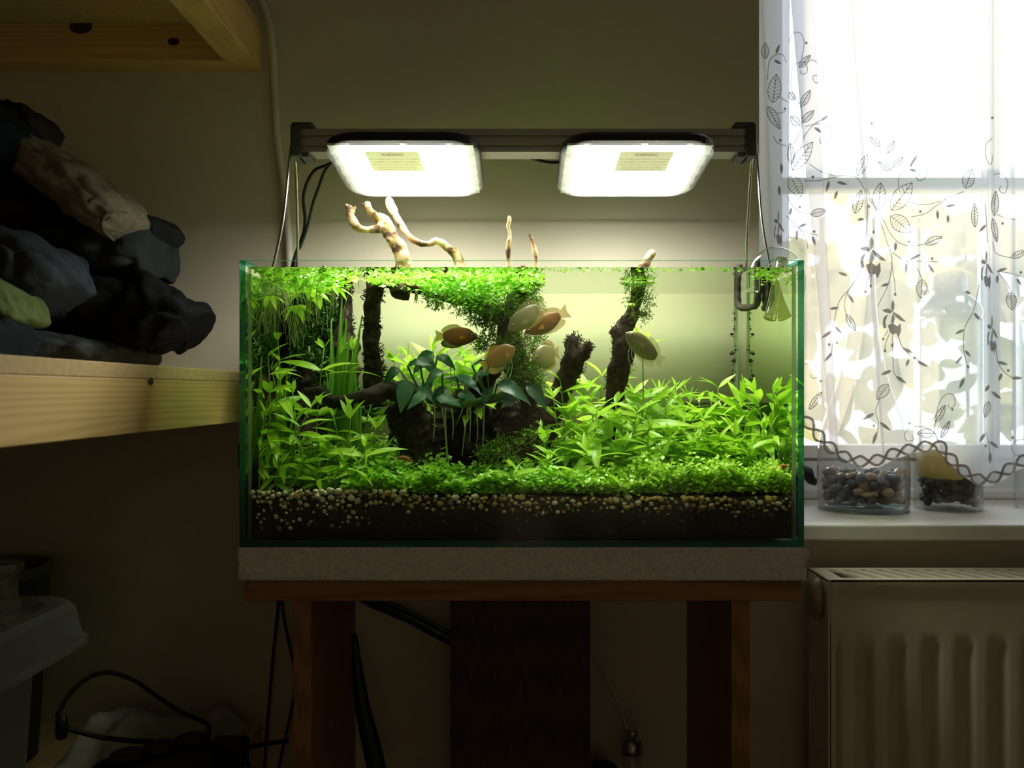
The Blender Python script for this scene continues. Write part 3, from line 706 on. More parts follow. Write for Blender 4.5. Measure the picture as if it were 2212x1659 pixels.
RT = [(1195,860,1.03,70,LB),(1210,822,1.05,74,LB),(1265,975,.975,66,LB),(1190,985,.97,62,LB),(1290,885,1.02,78,LB),(1330,872,1.03,74,LB),(1345,835,1.08,66,LB),(1375,892,1.01,84,LB),
      (1368,850,1.09,70,LB),(1300,812,1.10,74,LB),(1270,845,1.09,64,LA),(1405,870,1.06,70,LA),(1440,880,1.05,66,LA),(1480,890,1.04,72,LB),(1520,905,1.02,78,LB),(1552,838,1.08,78,LB),
      (1535,865,1.09,62,LA),(1600,872,1.07,80,LB),(1640,850,1.07,84,LB),(1668,880,1.05,76,LB),(1690,850,1.06,80,LB),(1555,948,.99,64,LB),(1620,968,.985,66,LA),(1585,925,1.02,68,LB),
      (1650,930,1.01,76,LB),(1695,925,1.0,66,LB),(1230,905,1.02,66,LA),(1215,945,1.0,60,LA),(1320,945,1.0,62,LA),(1400,935,1.0,62,LA),(1450,945,1.0,60,LA),(1500,955,.99,56,LA),
      (1350,965,.985,52,LA),(1430,975,.985,46,LA),(1245,880,1.05,66,LB),(1475,915,1.03,66,LA),(1170,925,1.0,50,LA),(1270,920,1.01,62,LB),(1345,915,1.02,66,LA),(1610,905,1.05,70,LA),
      (1425,850,1.10,60,LN),(1462,842,1.11,58,LN),(1440,870,1.10,60,LN),(1380,860,1.10,58,LN),(1490,865,1.10,54,LN),(1560,880,1.10,60,LA),(1510,870,1.11,60,LA)]
for i, (hx, hy, D, L, k) in enumerate(RT):
    nar = k is LN
    w_ = 'beside the driftwood stub' if hx < 1262 else ('around the foot of the furred post' if hx < 1415 else ('between the furred post and the seam' if hx < 1575 else 'crowding the speckled corner seam'))
    stem_plant(hx, hy, D, hx+random.randint(-14,10), L, 8 if nar else 6, k,
        'thin feathery stem plant with narrow leaves behind the tall furred post' if nar else 'lime green long-leaved stem plant ' + w_,
        'feathery stem plants' if nar else 'long-leaved plants ' + w_, f0=.35, per=5 if nar else 2, seed=i+100)
for hx, hy, D, L, n, lb in ((1113,1012,.945,50,2,'small young plant with five yellow-green leaves rising from the carpet below the trunk'),
                            (1222,1035,.945,54,3,'young upright plant with vertical leaves growing over the amber pebbles')):
    stem_plant(hx, hy, D, hx, L, n, LB, lb, '', f0=.75, per=3, seed=3)
stem_plant(1385, 735, 1.07, 1372, 56, 3, LB, 'single leafy shoot growing on the furred post behind a fish', '', f0=.9, per=3, seed=4)

# strap-leaved plants
def strap(cx, D, tips, label):
    base = clampin(P(cx, 1000, D)); base.z = subz(base.x, base.y)-.003
    e = empty('strap_plant', base, label, 'plant', 'strap-leaved plants')
    for (tx, ty, tD) in tips:
        tip = clampin(P(tx, ty, tD)); d = tip-base; L = d.length
        inst('leaf', LS, frame(d, Vector((.15,-1,.1)), base, (L, max(.09, min(.16, L))*1.1, L)), e)
strap(725, 1.06, [(705,800,1.06),(738,640,1.06),(748,688,1.05),(782,680,1.05),(755,720,1.04),(715,690,1.08),(770,790,1.03)], 'tall dark green strap-leaved plant beside the upright trunk')
strap(600, 1.03, [(588,770,1.03),(620,800,1.02),(560,840,1.03),(638,880,1.0),(600,850,1.0),(575,900,1.0)], 'dark green strap-leaved plant by the silicone corner')
strap(775, 1.0, [(768,800,1.0),(780,880,.99),(760,850,1.01)], 'narrow brownish strap plant crossing in front of the brown root')

# broad dark leaves on the wood
def anubias():
    e = empty('broad_leaved_plant', P(1000, 880, 1.02), 'dark green broad-leaved plant growing on the wood over the cave', 'plant')
    rz = [P(925,862,1.01), P(960,868,1.005), P(1005,872,1.0), P(1060,862,1.01), P(1110,850,1.015)]
    b = MB().tube([tuple(q[:3]) for q in catmull(rz, 4)], .005, 8, disp=barkdisp(.2)); obj('rhizome', b, M['stemd'], e, smooth=True)
    Ls = [(905,772,940,800,1.00),(945,768,975,780,1.02),(880,790,905,772,.99),(935,760,900,790,1.03),(985,812,1028,818,.99),(1035,812,1088,790,.985),(1052,800,1030,812,1.0),(1075,828,1128,838,.985),
          (880,822,868,872,.98),(920,850,892,862,.98),(945,858,985,868,.975),(1140,830,1175,862,1.0),(965,838,940,850,1.0),(1005,830,975,812,1.01),(900,830,935,845,1.0),(1120,845,1090,870,.99),
          (1060,838,1045,860,1.0),(860,795,835,812,1.02),(1020,790,1045,775,1.03),(955,800,925,812,.99),(990,850,1020,856,.985)]
    for i, (bx, by, tx, ty, D) in enumerate(Ls):
        p, t = P(bx, by, D), P(tx, ty, D-.012); d = t-p; L = max(d.length*1.25, .025)
        inst('leaf', LX[i % 5], frame(d, Vector((random.uniform(-.5,.5), -.55, .85)), p, (L, L*.95, L)), e)
        r = min(rz, key=lambda q: (q-p).length)
        m = (p+r)*.5+Vector((0,-.006,-.004))
        q = catmull([tuple(r), tuple(m), tuple(p)], 4); b = MB().tube(q, .0012, 6); obj('petiole', b, M['stemd'], e, smooth=True)
    rnd = random.Random(5)
    for x, y, x2, y2 in ((935,870,924,910),(938,870,936,955),(1003,868,985,918),(1012,868,1006,910),(1015,868,1014,955),(955,880,965,1000),(962,880,970,1005),(1010,880,998,985),(1028,880,1030,960),(1045,875,1042,980),(975,880,978,950)):
        q = catmull([tuple(P(x,y,1.0)), tuple(P((x+x2)/2+rnd.uniform(-3,3),(y+y2)/2,1.0)), tuple(P(x2,y2,1.005))], 5)
        b = MB().tube(q, [.0011-.0006*i/(len(q)-1) for i in range(len(q))], 5); obj('root', b, M['root'], e, smooth=True)
anubias()

# clouds of tiny leaves (nobody could count them)
TV = np.array([(0,0,0),(.35,-.5,.12),(.75,-.38,.10),(1,0,0),(.75,.38,.10),(.35,.5,.12)]); TF = np.array([(0,1,2,3),(0,3,4,5)])
def leaf_cloud(name, Pn, Dn, Un, L, Wd, mat, label, cat, kind='stuff', group=None, extra=None):
    Pn = np.asarray(Pn, float); Dn = np.asarray(Dn, float); Un = np.asarray(Un, float)
    Dn = Dn/np.linalg.norm(Dn, axis=1, keepdims=True)
    Un = Un-(Un*Dn).sum(1, keepdims=True)*Dn; Un = Un/(np.linalg.norm(Un, axis=1, keepdims=True)+1e-9); S = np.cross(Un, Dn)
    L = np.asarray(L, float)[:,None,None]; Wd = np.asarray(Wd, float)[:,None,None]
    V = Pn[:,None,:] + Dn[:,None,:]*TV[None,:,0:1]*L + S[:,None,:]*TV[None,:,1:2]*Wd + Un[:,None,:]*TV[None,:,2:3]*Wd
    V = V.reshape(-1,3)
    V[:,0] = np.clip(V[:,0], IX0, IX1); V[:,1] = np.clip(V[:,1], IY0, IY1)
    n = len(Pn); Fc = (TF[None]+np.arange(n)[:,None,None]*6).reshape(-1,4)
    org = V.mean(0); me = bpy.data.meshes.new(name)
    me.vertices.add(len(V)); me.vertices.foreach_set('co', (V-org).astype(np.float32).ravel())
    me.loops.add(len(Fc)*4); me.loops.foreach_set('vertex_index', Fc.astype(np.int32).ravel())
    me.polygons.add(len(Fc)); me.polygons.foreach_set('loop_start', np.arange(0, len(Fc)*4, 4, dtype=np.int32))
    me.polygons.foreach_set('loop_total', np.full(len(Fc), 4, dtype=np.int32)) if bpy.app.version < (4,1,0) else None
    me.materials.append(mat); me.update(calc_edges=True); me.validate()
    o = bpy.data.objects.new(name, me); COL.objects.link(o); o.location = org; WL[o.name] = Vector(org)
    return tag(o, label, cat, group, kind)
def rdir(n, zlo=-.3, zhi=1.0):
    a = RNG.uniform(0, 2*np.pi, n); z = RNG.uniform(zlo, zhi, n); r = np.sqrt(np.maximum(.05, 1-z*z))
    return np.stack([r*np.cos(a), r*np.sin(a), z], 1)
def carpet(name, xr, Dr, n, h, L, mat, label, edge=None):
    px = RNG.uniform(*xr, n); D = Dr[0]+(Dr[1]-Dr[0])*RNG.uniform(0,1,n)**1.3
    X = (px-VX)/F*np.maximum(D, .93)*1.0; Z = np.array([subz(x, y) for x, y in zip(X, D)])
    clump = np.array([.52+.75*noise.noise(Vector((x*26, y*26, 5)))+.6*noise.noise(Vector((x*80, y*80, 9))) for x, y in zip(X, D)])
    hh = h*np.clip(clump, .12, 1.2)
    if edge: hh = hh*np.array([edge(p, d) for p, d in zip(px, D)])
    k = 7; Pn = []; Dn = []; 
    lean = rdir(n, .2, 1)*.004
    for j in range(k):
        t = (j+.5)/k*RNG.uniform(.6, 1.1, n)
        Pn.append(np.stack([X, D, Z+hh*t], 1)+lean*t[:,None]+RNG.normal(0, .0012, (n,3))); Dn.append(rdir(n, -.15, .75))
    Pn = np.concatenate(Pn); Dn = np.concatenate(Dn); m = len(Pn)
    leaf_cloud(name, Pn, Dn, np.tile((0,-.3,1), (m,1))+RNG.normal(0,.35,(m,3)), RNG.uniform(.7,1.2,m)*L, RNG.uniform(.55,.9,m)*L, mat, label, 'carpet plant')
carpet('carpet_plant', (745,1270), (IY0+.004, 1.02), 1700, .026, .0068, M['carpet'], 'low carpet of small oval leaves between the gravel and the cave')
carpet('carpet_plant', (1250,1745), (IY0+.003, 1.03), 2400, .036, .0058, M['carpet2'], 'dense pale green carpet of tiny leaves below the thicket',
       lambda p, d: .35+.65*min(1, max(0, (p-1230)/150)) * (1 if p < 1690 else .7))
carpet('carpet_plant', (600,800), (IY0+.03, 1.08), 700, .014, .0048, M['carpet'], 'thin scatter of small oval leaves under the lance-leaved plants')
carpet('carpet_plant', (1150,1760), (1.02, 1.17), 2600, .045, .006, M['carpet'], 'undergrowth of small leaves among the thicket stems')
carpet('carpet_plant', (520,900), (.99, 1.16), 1500, .05, .0065, M['carpet'], 'undergrowth of small leaves behind the lance-leaved plants')

def mossy(name, anchors, n, spread, L, mat, label, droop=-.4, width=.28, cat='moss'):
    A = np.array([[*P(x, y, D), PXm(r, D)] for x, y, D, r in anchors]); idx = RNG.integers(0, len(A), n)
    off = rdir(n, -1, 1); C = A[idx,:3]+off*A[idx,3:4]*RNG.uniform(.5, 1.0, n)[:,None]*spread
    C[:,2] = np.minimum(C[:,2], WZ-.0015)
    Dn = off+RNG.normal(0,.5,(n,3)); Dn[:,2] += droop
    Pn = []; Dd = []; k = 5
    Dn /= np.linalg.norm(Dn, axis=1, keepdims=True)
    for j in range(k):                      # a frond: short leaflets along a little stem
        Pn.append(C+Dn*(j*L*.42)); q = Dn+RNG.normal(0,.75,(n,3)); Dd.append(q)
    Pn = np.concatenate(Pn); Dd = np.concatenate(Dd); m = len(Pn)
    Pn[:,2] = np.minimum(Pn[:,2], WZ-.0012)
    Dd[:,2] = np.where(Pn[:,2] > WZ-.006, -np.abs(Dd[:,2]), Dd[:,2])
    leaf_cloud(name, Pn, Dd, RNG.normal(0,1,(m,3))+np.array((0,0,.6)), RNG.uniform(.6,1.2,m)*L, RNG.uniform(.7,1.2,m)*L*width, mat, label, cat)
mossy('moss_clump', [(1140,600,1.04,24),(1130,640,1.03,30),(1100,660,1.03,22),(1050,660,1.04,24),(1000,650,1.05,22),(1150,660,1.03,18),(940,640,1.05,18),(1060,690,1.04,16),(1030,675,1.04,18)], 1000, 1.05, .005, M['moss'], 'dark green moss hanging from the trunk just below the water surface')
mossy('moss_clump', [(1060,735,1.03,14),(1090,748,1.02,18),(1120,745,1.02,20),(1145,750,1.02,16),(1160,742,1.02,10),(1040,740,1.03,9),(1120,730,1.03,12)], 330, 1.0, .005, M['moss'], 'moss tuft wrapped round the middle of the trunk', 0)
mossy('moss_clump', [(1110,800,1.015,20),(1130,815,1.01,24),(1150,800,1.01,16),(1120,785,1.015,16),(1160,825,1.01,13),(1105,830,1.015,12)], 460, 1.05, .005, M['moss'], 'bushy moss ball on the trunk below the fish', 0)
mossy('moss_clump', [(1060,975,.99,16),(1085,965,.99,18),(1110,960,.99,14),(1045,985,.99,14),(1080,990,.98,18),(1100,1005,.975,16),(1140,945,.99,10),(1060,1005,.975,14)], 300, 1.1, .0055, M['moss'], 'dark moss at the foot of the trunk in front of the cave', 0)
mossy('moss_clump', [(1368,590,1.045,10),(1395,600,1.04,8),(1398,630,1.04,8),(1365,640,1.045,8),(1372,670,1.04,11),(1385,685,1.04,9),(1360,610,1.045,8),(1400,650,1.04,6)], 240, 1.2, .0045, M['moss'], 'wispy moss on the upper part of the furred post', 0)
mossy('algae_fur', [(806,640,1.065,22),(803,700,1.07,20),(806,760,1.07,22),(812,800,1.07,20),(745,640,1.13,12),(742,700,1.13,24),(742,760,1.13,30),(748,600,1.13,10)], 1100, .95, .0028, M['algae'], 'brown fuzzy algae on the upright trunks', 0, .6, 'algae')
mossy('algae_fur', [(1340,720,1.055,22),(1345,750,1.055,25),(1340,790,1.06,24),(1330,830,1.065,22),(1240,740,1.055,20),(1240,780,1.055,26),(1225,820,1.06,25),(1270,750,1.05,8),(1260,765,1.05,9)], 1300, 1.0, .0024, M['algae'], 'brown fuzzy algae on the furred post and the stub', 0, .6, 'algae')
mossy('algae_fur', [(1130,870,1.02,24),(1145,900,1.015,24),(1135,950,1.005,24),(1125,830,1.03,20)], 500, 1.0, .0026, M['algae'], 'brown fuzzy algae on the foot of the trunk', 0, .6, 'algae')

mossy('added_dark_plant', [(560,690,1.12,26),(575,760,1.13,32),(600,830,1.13,34),(640,690,1.14,24),(660,760,1.13,30),(700,700,1.14,20),(700,800,1.13,28),(560,850,1.12,30),(720,860,1.12,26),(620,900,1.12,30),(560,930,1.10,24),(770,880,1.13,20),(690,650,1.14,16)], 4200, 1.25, .010, M['darkfeather'], 'dark green feathery plant added to darken the corner behind the strap leaves', .3, .24, 'plant')  # leafy mass added so this shaded back corner reads dark
# floating vegetation under the surface
def float_mat(name, boxes, n, L, label, mat='float'):
    Pn = []; Dn = []
    for (x0, x1, D0, D1, thick, wgt) in boxes:
        k = int(n*wgt); px = RNG.uniform(x0, x1, k); D = RNG.uniform(D0, D1, k)
        dz = np.abs(RNG.normal(0, .5, k))*thick
        ed = np.minimum(1, np.minimum(px-x0, x1-px)/40+.15)
        Pn.append(np.stack([(px-VX)/F*D, D, WZ-.001-dz*ed], 1)); Dn.append(rdir(k, -.6, .5))
    Pn = np.concatenate(Pn); Dn = np.concatenate(Dn); m = len(Pn)
    Dn[:,2] = np.where(Pn[:,2] > WZ-.004, -np.abs(Dn[:,2])*.5, Dn[:,2])
    Lr = RNG.uniform(.7,1.3,m)*L
    leaf_cloud(name, Pn, Dn, RNG.normal(0,.45,(m,3))+np.array((0,-.3,1)), Lr, Lr*RNG.uniform(.5,.8,m), M[mat], label, 'floating plant')
float_mat('floating_plant_mat', [(900,1168,.985,1.06,.018,.50),(960,1110,.96,1.03,.028,.34),(800,960,.98,1.05,.007,.16)], 2300, .0062, 'bright floating mat of small leaves under the surface around the trunk')
float_mat('floating_plant_mat', [(535,720,.94,1.10,.016,.75),(640,760,.96,1.08,.012,.25)], 620, .0085, 'floating tangle of green leaves under the surface near the silicone corner')
float_mat('floating_plant_mat', [(560,1690,IY0+.002,.94,.0015,.45),(560,900,.93,.98,.004,.35),(1630,1712,.93,1.02,.006,.2)], 520, .005, 'loose duckweed-like leaflets along the front water line')
# larger floating leaves with roots
def floater(px, py, D, leaves, L, nroots, label, rl=60):
    c = P(px, py, D); c.z = min(c.z, WZ-.002)
    e = empty('floating_rosette', c, label, 'floating plant')
    rnd = random.Random(px)
    for k in range(leaves):
        a = 2*math.pi*k/leaves+rnd.uniform(-.4,.4); d = Vector((math.cos(a), math.sin(a)*.8, rnd.uniform(-.35,-.02)))
        s = PXm(L, D)*rnd.uniform(.7,1.1); inst('leaf', rnd.choice(LO+LB), frame(d, Vector((0,-.3,1)), c, (s, s, s)), e)
    for k in range(nroots):
        q = [c]; 
        for j in range(5): q.append(q[-1]+Vector((rnd.uniform(-.3,.3), rnd.uniform(-.2,.2), -1))*PXm(rl, D)/5)
        obj('root', MB().tube(q, [.0006-.00008*i for i in range(6)], 4), M['root'], e)
floater(585, 640, .985, 8, 52, 10, 'floating rosette with trailing feathery roots next to the silicone corner', 80)
floater(665, 625, 1.0, 8, 64, 7, 'floating rosette with long pointed leaves over the strap plant', 70)
floater(720, 618, 1.0, 5, 54, 5, 'floating rosette with one broad pale leaf beside the dark trunk', 60)
floater(640, 660, 1.02, 5, 58, 6, 'drooping floating rosette with browning leaf tips', 90)
floater(900, 625, .995, 4, 26, 8, 'round-leaved floating rosette with white roots at the mat edge', 30)
floater(1060, 650, .975, 5, 20, 2, 'bright little floating rosette hanging from the mat', 40)
floater(1365, 655, 1.03, 7, 13, 2, 'tiny round green rosette floating beside the furred post', 30)
floater(775, 590, 1.0, 4, 24, 2, 'small dark floating sprig next to the trunk', 20)
# fine hanging root curtain at the left
def rootcurtain():
    b = MB(); rnd = random.Random(9)
    for k in range(130):
        x = rnd.choice([rnd.gauss(590,22), rnd.gauss(690,16), rnd.gauss(650,30), rnd.gauss(555,12)]); D = rnd.uniform(.96, 1.07); c = clampin(P(x, 600, D)); c.z = WZ-.003; q = [c]
        L = PXm(rnd.uniform(30,130), D)
        for j in range(4): q.append(clampin(q[-1]+Vector((rnd.uniform(-.35,.35), rnd.uniform(-.2,.2), -1))*L/4))
        b.tube(q, [.0003,.00028,.00022,.00015,.0001], 3)
    obj('hanging_roots', b, M['root'], kind='stuff', label='fine trailing roots hanging from the floating tangle', cat='roots')
rootcurtain()

# ------------------------------------------------------------------ fish
def fishmat(name, back, side, belly, dark=None):
    m, nt, out = newmat(name); b = nd(nt, 'ShaderNodeBsdfPrincipled', Roughness=.4)
    tc = nd(nt, 'ShaderNodeTexCoord'); sx = nd(nt, 'ShaderNodeSeparateXYZ'); nt.links.new(tc.outputs['Object'], sx.inputs[0])
    mr = nd(nt, 'ShaderNodeMapRange'); mr.inputs[1].default_value = -.24; mr.inputs[2].default_value = .24; nt.links.new(sx.outputs[2], mr.inputs[0])
    r = ramp(nt, [(.05, belly), (.45, side), (.95, back)]); nt.links.new(mr.outputs[0], r.inputs[0]); col = r.outputs[0]
    if dark:
        mr2 = nd(nt, 'ShaderNodeMapRange'); mr2.inputs[1].default_value = .22; mr2.inputs[2].default_value = .50; nt.links.new(sx.outputs[0], mr2.inputs[0])
        mx = nd(nt, 'ShaderNodeMix', data_type='RGBA'); nt.links.new(mr2.outputs[0], mx.inputs[0]); nt.links.new(col, mx.inputs[6]); mx.inputs[7].default_value = c4(dark); col = mx.outputs[2]
    vo = nd(nt, 'ShaderNodeTexVoronoi', Scale=38.0); nt.links.new(tc.outputs['Object'], vo.inputs['Vector'])
    bp = nd(nt, 'ShaderNodeBump', Strength=.05, Distance=.01); nt.links.new(vo.outputs['Distance'], bp.inputs['Height']); nt.links.new(bp.outputs[0], b.inputs['Normal'])
    nt.links.new(col, b.inputs['Base Color']); nt.links.new(b.outputs[0], out.inputs[0]); return m
def finmat(name, c, f=.75):
    m, nt, out = newmat(name); t = nd(nt, 'ShaderNodeBsdfTransparent'); d = nd(nt, 'ShaderNodeBsdfDiffuse', Color=c4(c)); tr = nd(nt, 'ShaderNodeBsdfTranslucent', Color=c4(c))
    a = nd(nt, 'ShaderNodeMixShader', Fac=.5); b = nd(nt, 'ShaderNodeMixShader', Fac=f)
    nt.links.new(d.outputs[0], a.inputs[1]); nt.links.new(tr.outputs[0], a.inputs[2]); nt.links.new(t.outputs[0], b.inputs[1]); nt.links.new(a.outputs[0], b.inputs[2]); nt.links.new(b.outputs[0], out.inputs[0]); return m
def fin(outline, n=10):
    # outline: pairs (x along body, z inner, z outer)
    b = MB(); rows = []
    for x, zi, zo, x2 in outline:
        rows.append([(x+(x2-x)*k/4, .006*math.sin(k*1.3), zi+(zo-zi)*k/4) for k in range(5)])
    b.grid(rows); return b
EYE = plain('fish_eye', (.02,.018,.015), .1, var=.05); EYER = plain('fish_iris', (.42,.36,.16), .25)
def fish(name, nose, tail, D0, D1, mat, fins, label, deep=1.0, feelers=True, analmat=None, roll=0):
    a, t = P(*nose, D0), P(*tail, D1); d = a-t; L = d.length; c = (a+t)*.5
    Mx = frame(d, Vector((roll,0,1)), c, (L, L, L))
    # body in unit length: x from -.5 (tail tip) to .5 (nose)
    xs = [.5,.485,.45,.40,.32,.22,.10,-.02,-.12,-.20,-.27,-.32]
    hs = [.004,.03,.065,.105,.15,.182,.195,.188,.165,.130,.092,.066]
    ws = [.004,.022,.042,.060,.075,.082,.078,.065,.048,.030,.018,.012]
    zc = [-.015,-.015,-.012,-.008,0,.0,-.002,-.004,-.002,.004,.008,.01]
    b = MB(); rg = []
    for x, h, wd, z in zip(xs, hs, ws, zc):
        rg.append([(x, wd*math.cos(q), z+h*deep*math.sin(q)) for q in np.linspace(0, 2*math.pi, 18, endpoint=False)])
    b.rings(rg)
    me = bpy.data.meshes.new(name); me.from_pydata(b.v, [], b.f); me.materials.append(mat); me.polygons.foreach_set('use_smooth', [True]*len(me.polygons))
    o = bpy.data.objects.new(name, me); COL.objects.link(o); o.matrix_basis = Mx; tag(o, label, 'fish', 'gouramis in the aquarium')
    sub = o.modifiers.new('s', 'SUBSURF'); sub.levels = 1; sub.render_levels = 1
    def part(pn, mb, mt):
        m2 = bpy.data.meshes.new(pn); m2.from_pydata([tuple(v) for v in mb.v], [], mb.f); m2.materials.append(mt); m2.polygons.foreach_set('use_smooth', [True]*len(m2.polygons))
        p = bpy.data.objects.new(pn, m2); COL.objects.link(p); p.parent = o; return p
    dp = deep
    part('dorsal_fin', fin([(.16,.17*dp,.19*dp,.13),(.06,.18*dp,.245*dp,.02),(-.06,.165*dp,.25*dp,-.11),(-.16,.13*dp,.225*dp,-.22),(-.24,.09*dp,.175*dp,-.31),(-.30,.06*dp,.115*dp,-.36)]), fins)
    part('anal_fin', fin([(.20,-.17*dp,-.185*dp,.17),(.08,-.18*dp,-.235*dp,.04),(-.05,-.17*dp,-.25*dp,-.10),(-.15,-.135*dp,-.235*dp,-.22),(-.24,-.09*dp,-.205*dp,-.32),(-.30,-.06*dp,-.14*dp,-.37)]), analmat or fins)
    tb = MB(); rows = []
    for k in range(7):
        s = -1+2*k/6; rows.append([(-.30-.042*j-.010*abs(s)*j, .004*math.sin(j), .008+s*(.062+.020*j)) for j in range(5)])
    tb.grid(rows); part('tail_fin', tb, fins)
    for sy in (-1, 1):
        e = MB(); e.lathe((0,0,0), [(0.0001,-.034),(.024,-.024),(.034,0),(.024,.024),(.0001,.034)], 12)
        e.v = [(x+.40, y*.5+sy*.052, z+.02) for x, y, z in e.v]; ey = part('eye', e, EYER)
        pu = MB(); pu.lathe((0,0,0), [(0.0001,-.021),(.016,-.012),(.021,0),(.016,.012),(.0001,.021)], 10)
        pu.v = [(x+.402, y*.5+sy*.064, z+.02) for x, y, z in pu.v]; p2 = part('pupil', pu, EYE); p2.parent = ey
        pf = MB(); pf.grid([[(.24-.04*k, sy*(.082+.012*k), -.03+s*(.012+.012*k)) for k in range(4)] for s in (-1,-.4,.4,1)]); part('pectoral_fin', pf, fins)
        if feelers:
            q = catmull([(.26,sy*.03,-.15*dp),(.22,sy*.05,-.26*dp),(.10,sy*.07,-.36*dp),(-.02,sy*.09,-.42*dp)], 4); part('feeler', MB().tube(q, .0045, 5), FEEL)
    return o
FEEL = plain('white_feeler', (.7,.7,.62), .5)
fo = finmat('amber_fin', (.62,.36,.10)); fy = finmat('yellow_fin', (.72,.60,.06), .9); fs = finmat('pale_fin', (.50,.42,.20), .6); fk = finmat('black_fin', (.03,.02,.015), .95)
fr = fishmat('red_brown_scales', (.40,.11,.025), (.42,.13,.03), (.10,.03,.015), (.035,.02,.015)); fsv = fishmat('silver_olive_scales', (.20,.15,.055), (.25,.20,.09), (.22,.22,.08)); fg = fishmat('golden_orange_scales', (.34,.13,.025), (.33,.14,.035), (.22,.17,.06))
fish('gourami', (1031,726), (940,727), .975, .985, fr, fy, 'red-brown gourami with yellow dorsal fin and black face', 1.12, False, fk)
fish('gourami', (1097,712), (1178,655), .97, 1.0, fsv, fs, 'silver olive gourami slanting down before the trunk', 1.0)
fish('gourami', (1132,722), (1228,672), 1.0, 1.015, fg, fo, 'golden orange gourami partly hidden behind the silver one', .95, False)
fish('gourami', (1112,750), (1040,795), .985, .955, fg, fo, 'amber gourami turning away above the broad leaves', 1.18)
fish('gourami', (1150,775), (1208,762), .955, 1.0, fsv, fo, 'small amber gourami facing out beside the moss ball', 1.25)
fish('gourami', (1352,718), (1432,785), .985, 1.01, fsv, fs, 'pale green-gold gourami beside the tall furred post', 1.05)
# cherry shrimp
def shrimp(px, py, D, s, flip, label):
    c = P(px, py, D); L = PXm(s, D); m = plain('red_shrimp_shell', (.40,.10,.05), .35)
    e = empty('shrimp', c, label, 'shrimp')
    q = catmull([tuple(c+Vector((flip*x*L, 0, z*L))) for x, z in ((-.5,.1),(-.2,.22),(.15,.18),(.45,0),(.6,-.12))], 4)
    obj('body', MB().tube(q, [PXm(1.5,D)+PXm(3.2,D)*math.sin(math.pi*(i+.5)/len(q)) for i in range(len(q))], 8), m, e, smooth=True)
    for k in range(3): obj('antenna' if k == 0 else 'leg', MB().tube([c+Vector((-flip*.35*L+flip*k*.2*L,0,.08*L)), c+Vector((-flip*(.9-.6*k)*L,-.002,-.15*L+.3*L*(k==0)))], .0003, 4), m, e)
shrimp(872, 994, .985, 26, 1, 'tiny reddish shrimp beside the foot of the arch')
shrimp(1690, 1014, .955, 30, -1, 'tiny amber shrimp on the pale carpet')
# snail under the surface
for px, py in ((700,581),(850,584),(962,583)):
    c = P(px, py, .945); b = MB(); b.lathe((0,0,0), [(.0003,.004),(.0022,.0025),(.003,0),(.002,-.0025),(.0003,-.0035)], 10); b.v = [(x+c.x, y+c.y, z+c.z) for x, y, z in b.v]
    obj('snail', b, plain('snail_shell', (.16,.09,.05), .4), smooth=True, label='little brown snail clinging below the water line', cat='snail', group='snails at the water line')

# ------------------------------------------------------------------ glassware in the tank's corner
def tubeobj(name, pts, r, mat, seg=12, parent=None, n=5, disp=None, **kw):
    q = catmull([tuple(p) for p in pts], n); rr = r if not isinstance(r, list) else [float(x) for x in np.interp(np.linspace(0, 1, len(q)), np.linspace(0, 1, len(r)), r)]
    return obj(name, MB().tube([tuple(x) for x in q], rr, seg, disp=disp), mat, parent, smooth=True, **kw)
DU = 1.10
e = empty('inlet_pipe', P(1620, 665, DU), 'algae-blackened U-shaped pipe hanging in the corner of the tank', 'pipe')
tubeobj('pipe', [P(1597,572,1.13), P(1595,600,1.13), P(1594,635,1.13), P(1596,660,1.125), P(1612,665,1.11), P(1632,659,1.08), P(1637,640,1.07), P(1636,600,1.07), P(1634,560,1.07)], PXm(7.5, DU), plain('blackened_pipe', (.05,.04,.03), .7, var=.5, scale=120), parent=e, disp=barkdisp(.28, 180))
e = empty('diffuser_tube', P(1665, 690, 1.02), 'clear grooved tube stained with algae leaning in the corner', 'tube')
tubeobj('tube', [P(1690,560,1.03), P(1682,605,1.025), P(1672,655,1.02), P(1663,688,1.015)], PXm(14, 1.02), M['acrylic'], 16, e)
for dx in (-9,-4,1,6,11): tubeobj('rib', [P(1690+dx,562,1.012), P(1672+dx,655,1.003), P(1664+dx,686,1.0)], .0009, M['pipeglass'], 6, e)
tubeobj('suction_ring', [P(1655,580,1.01), P(1675,584,1.0), P(1690,579,1.01)], .0028, plain('brown_rubber', (.16,.09,.05), .6), 8, e)
# drop checker hooked over the rim
e = empty('drop_checker', P(1745, 690, 1.0), 'clear glass hook over the rim ending in a bulb of yellow-green fluid', 'glassware')
hx = XR
tubeobj('glass_hook', [Vector((hx-.032, 1.0, R+.115)), Vector((hx-.030, 1.0, R+.140)), Vector((hx-.012, 1.0, R+.158)), Vector((hx+.010, 1.0, R+.152)), Vector((hx+.0205, 1.0, R+.130)), Vector((hx+.019, 1.0, R+.108)), Vector((hx+.016, 1.0, R+.095))], [.0065,.0075,.0095,.0095,.0085,.0065,.0055], M['pipeglass'], 14, e)
c = Vector((hx+.0125, 1.0, R+.083))
b = MB(); b.lathe(c, [(.004,.0145),(.009,.010),(.0122,.002),(.0112,-.006),(.007,-.0105),(.0004,-.0125)], 20); obj('bulb', b, M['pipeglass'], e, smooth=True)
b = MB(); b.lathe(c, [(.0004,.004),(.0112,.0035),(.0114,.001),(.0104,-.0055),(.0062,-.0095),(.0004,-.0112)], 20); obj('fluid', b, M['indicator'], e, smooth=True)
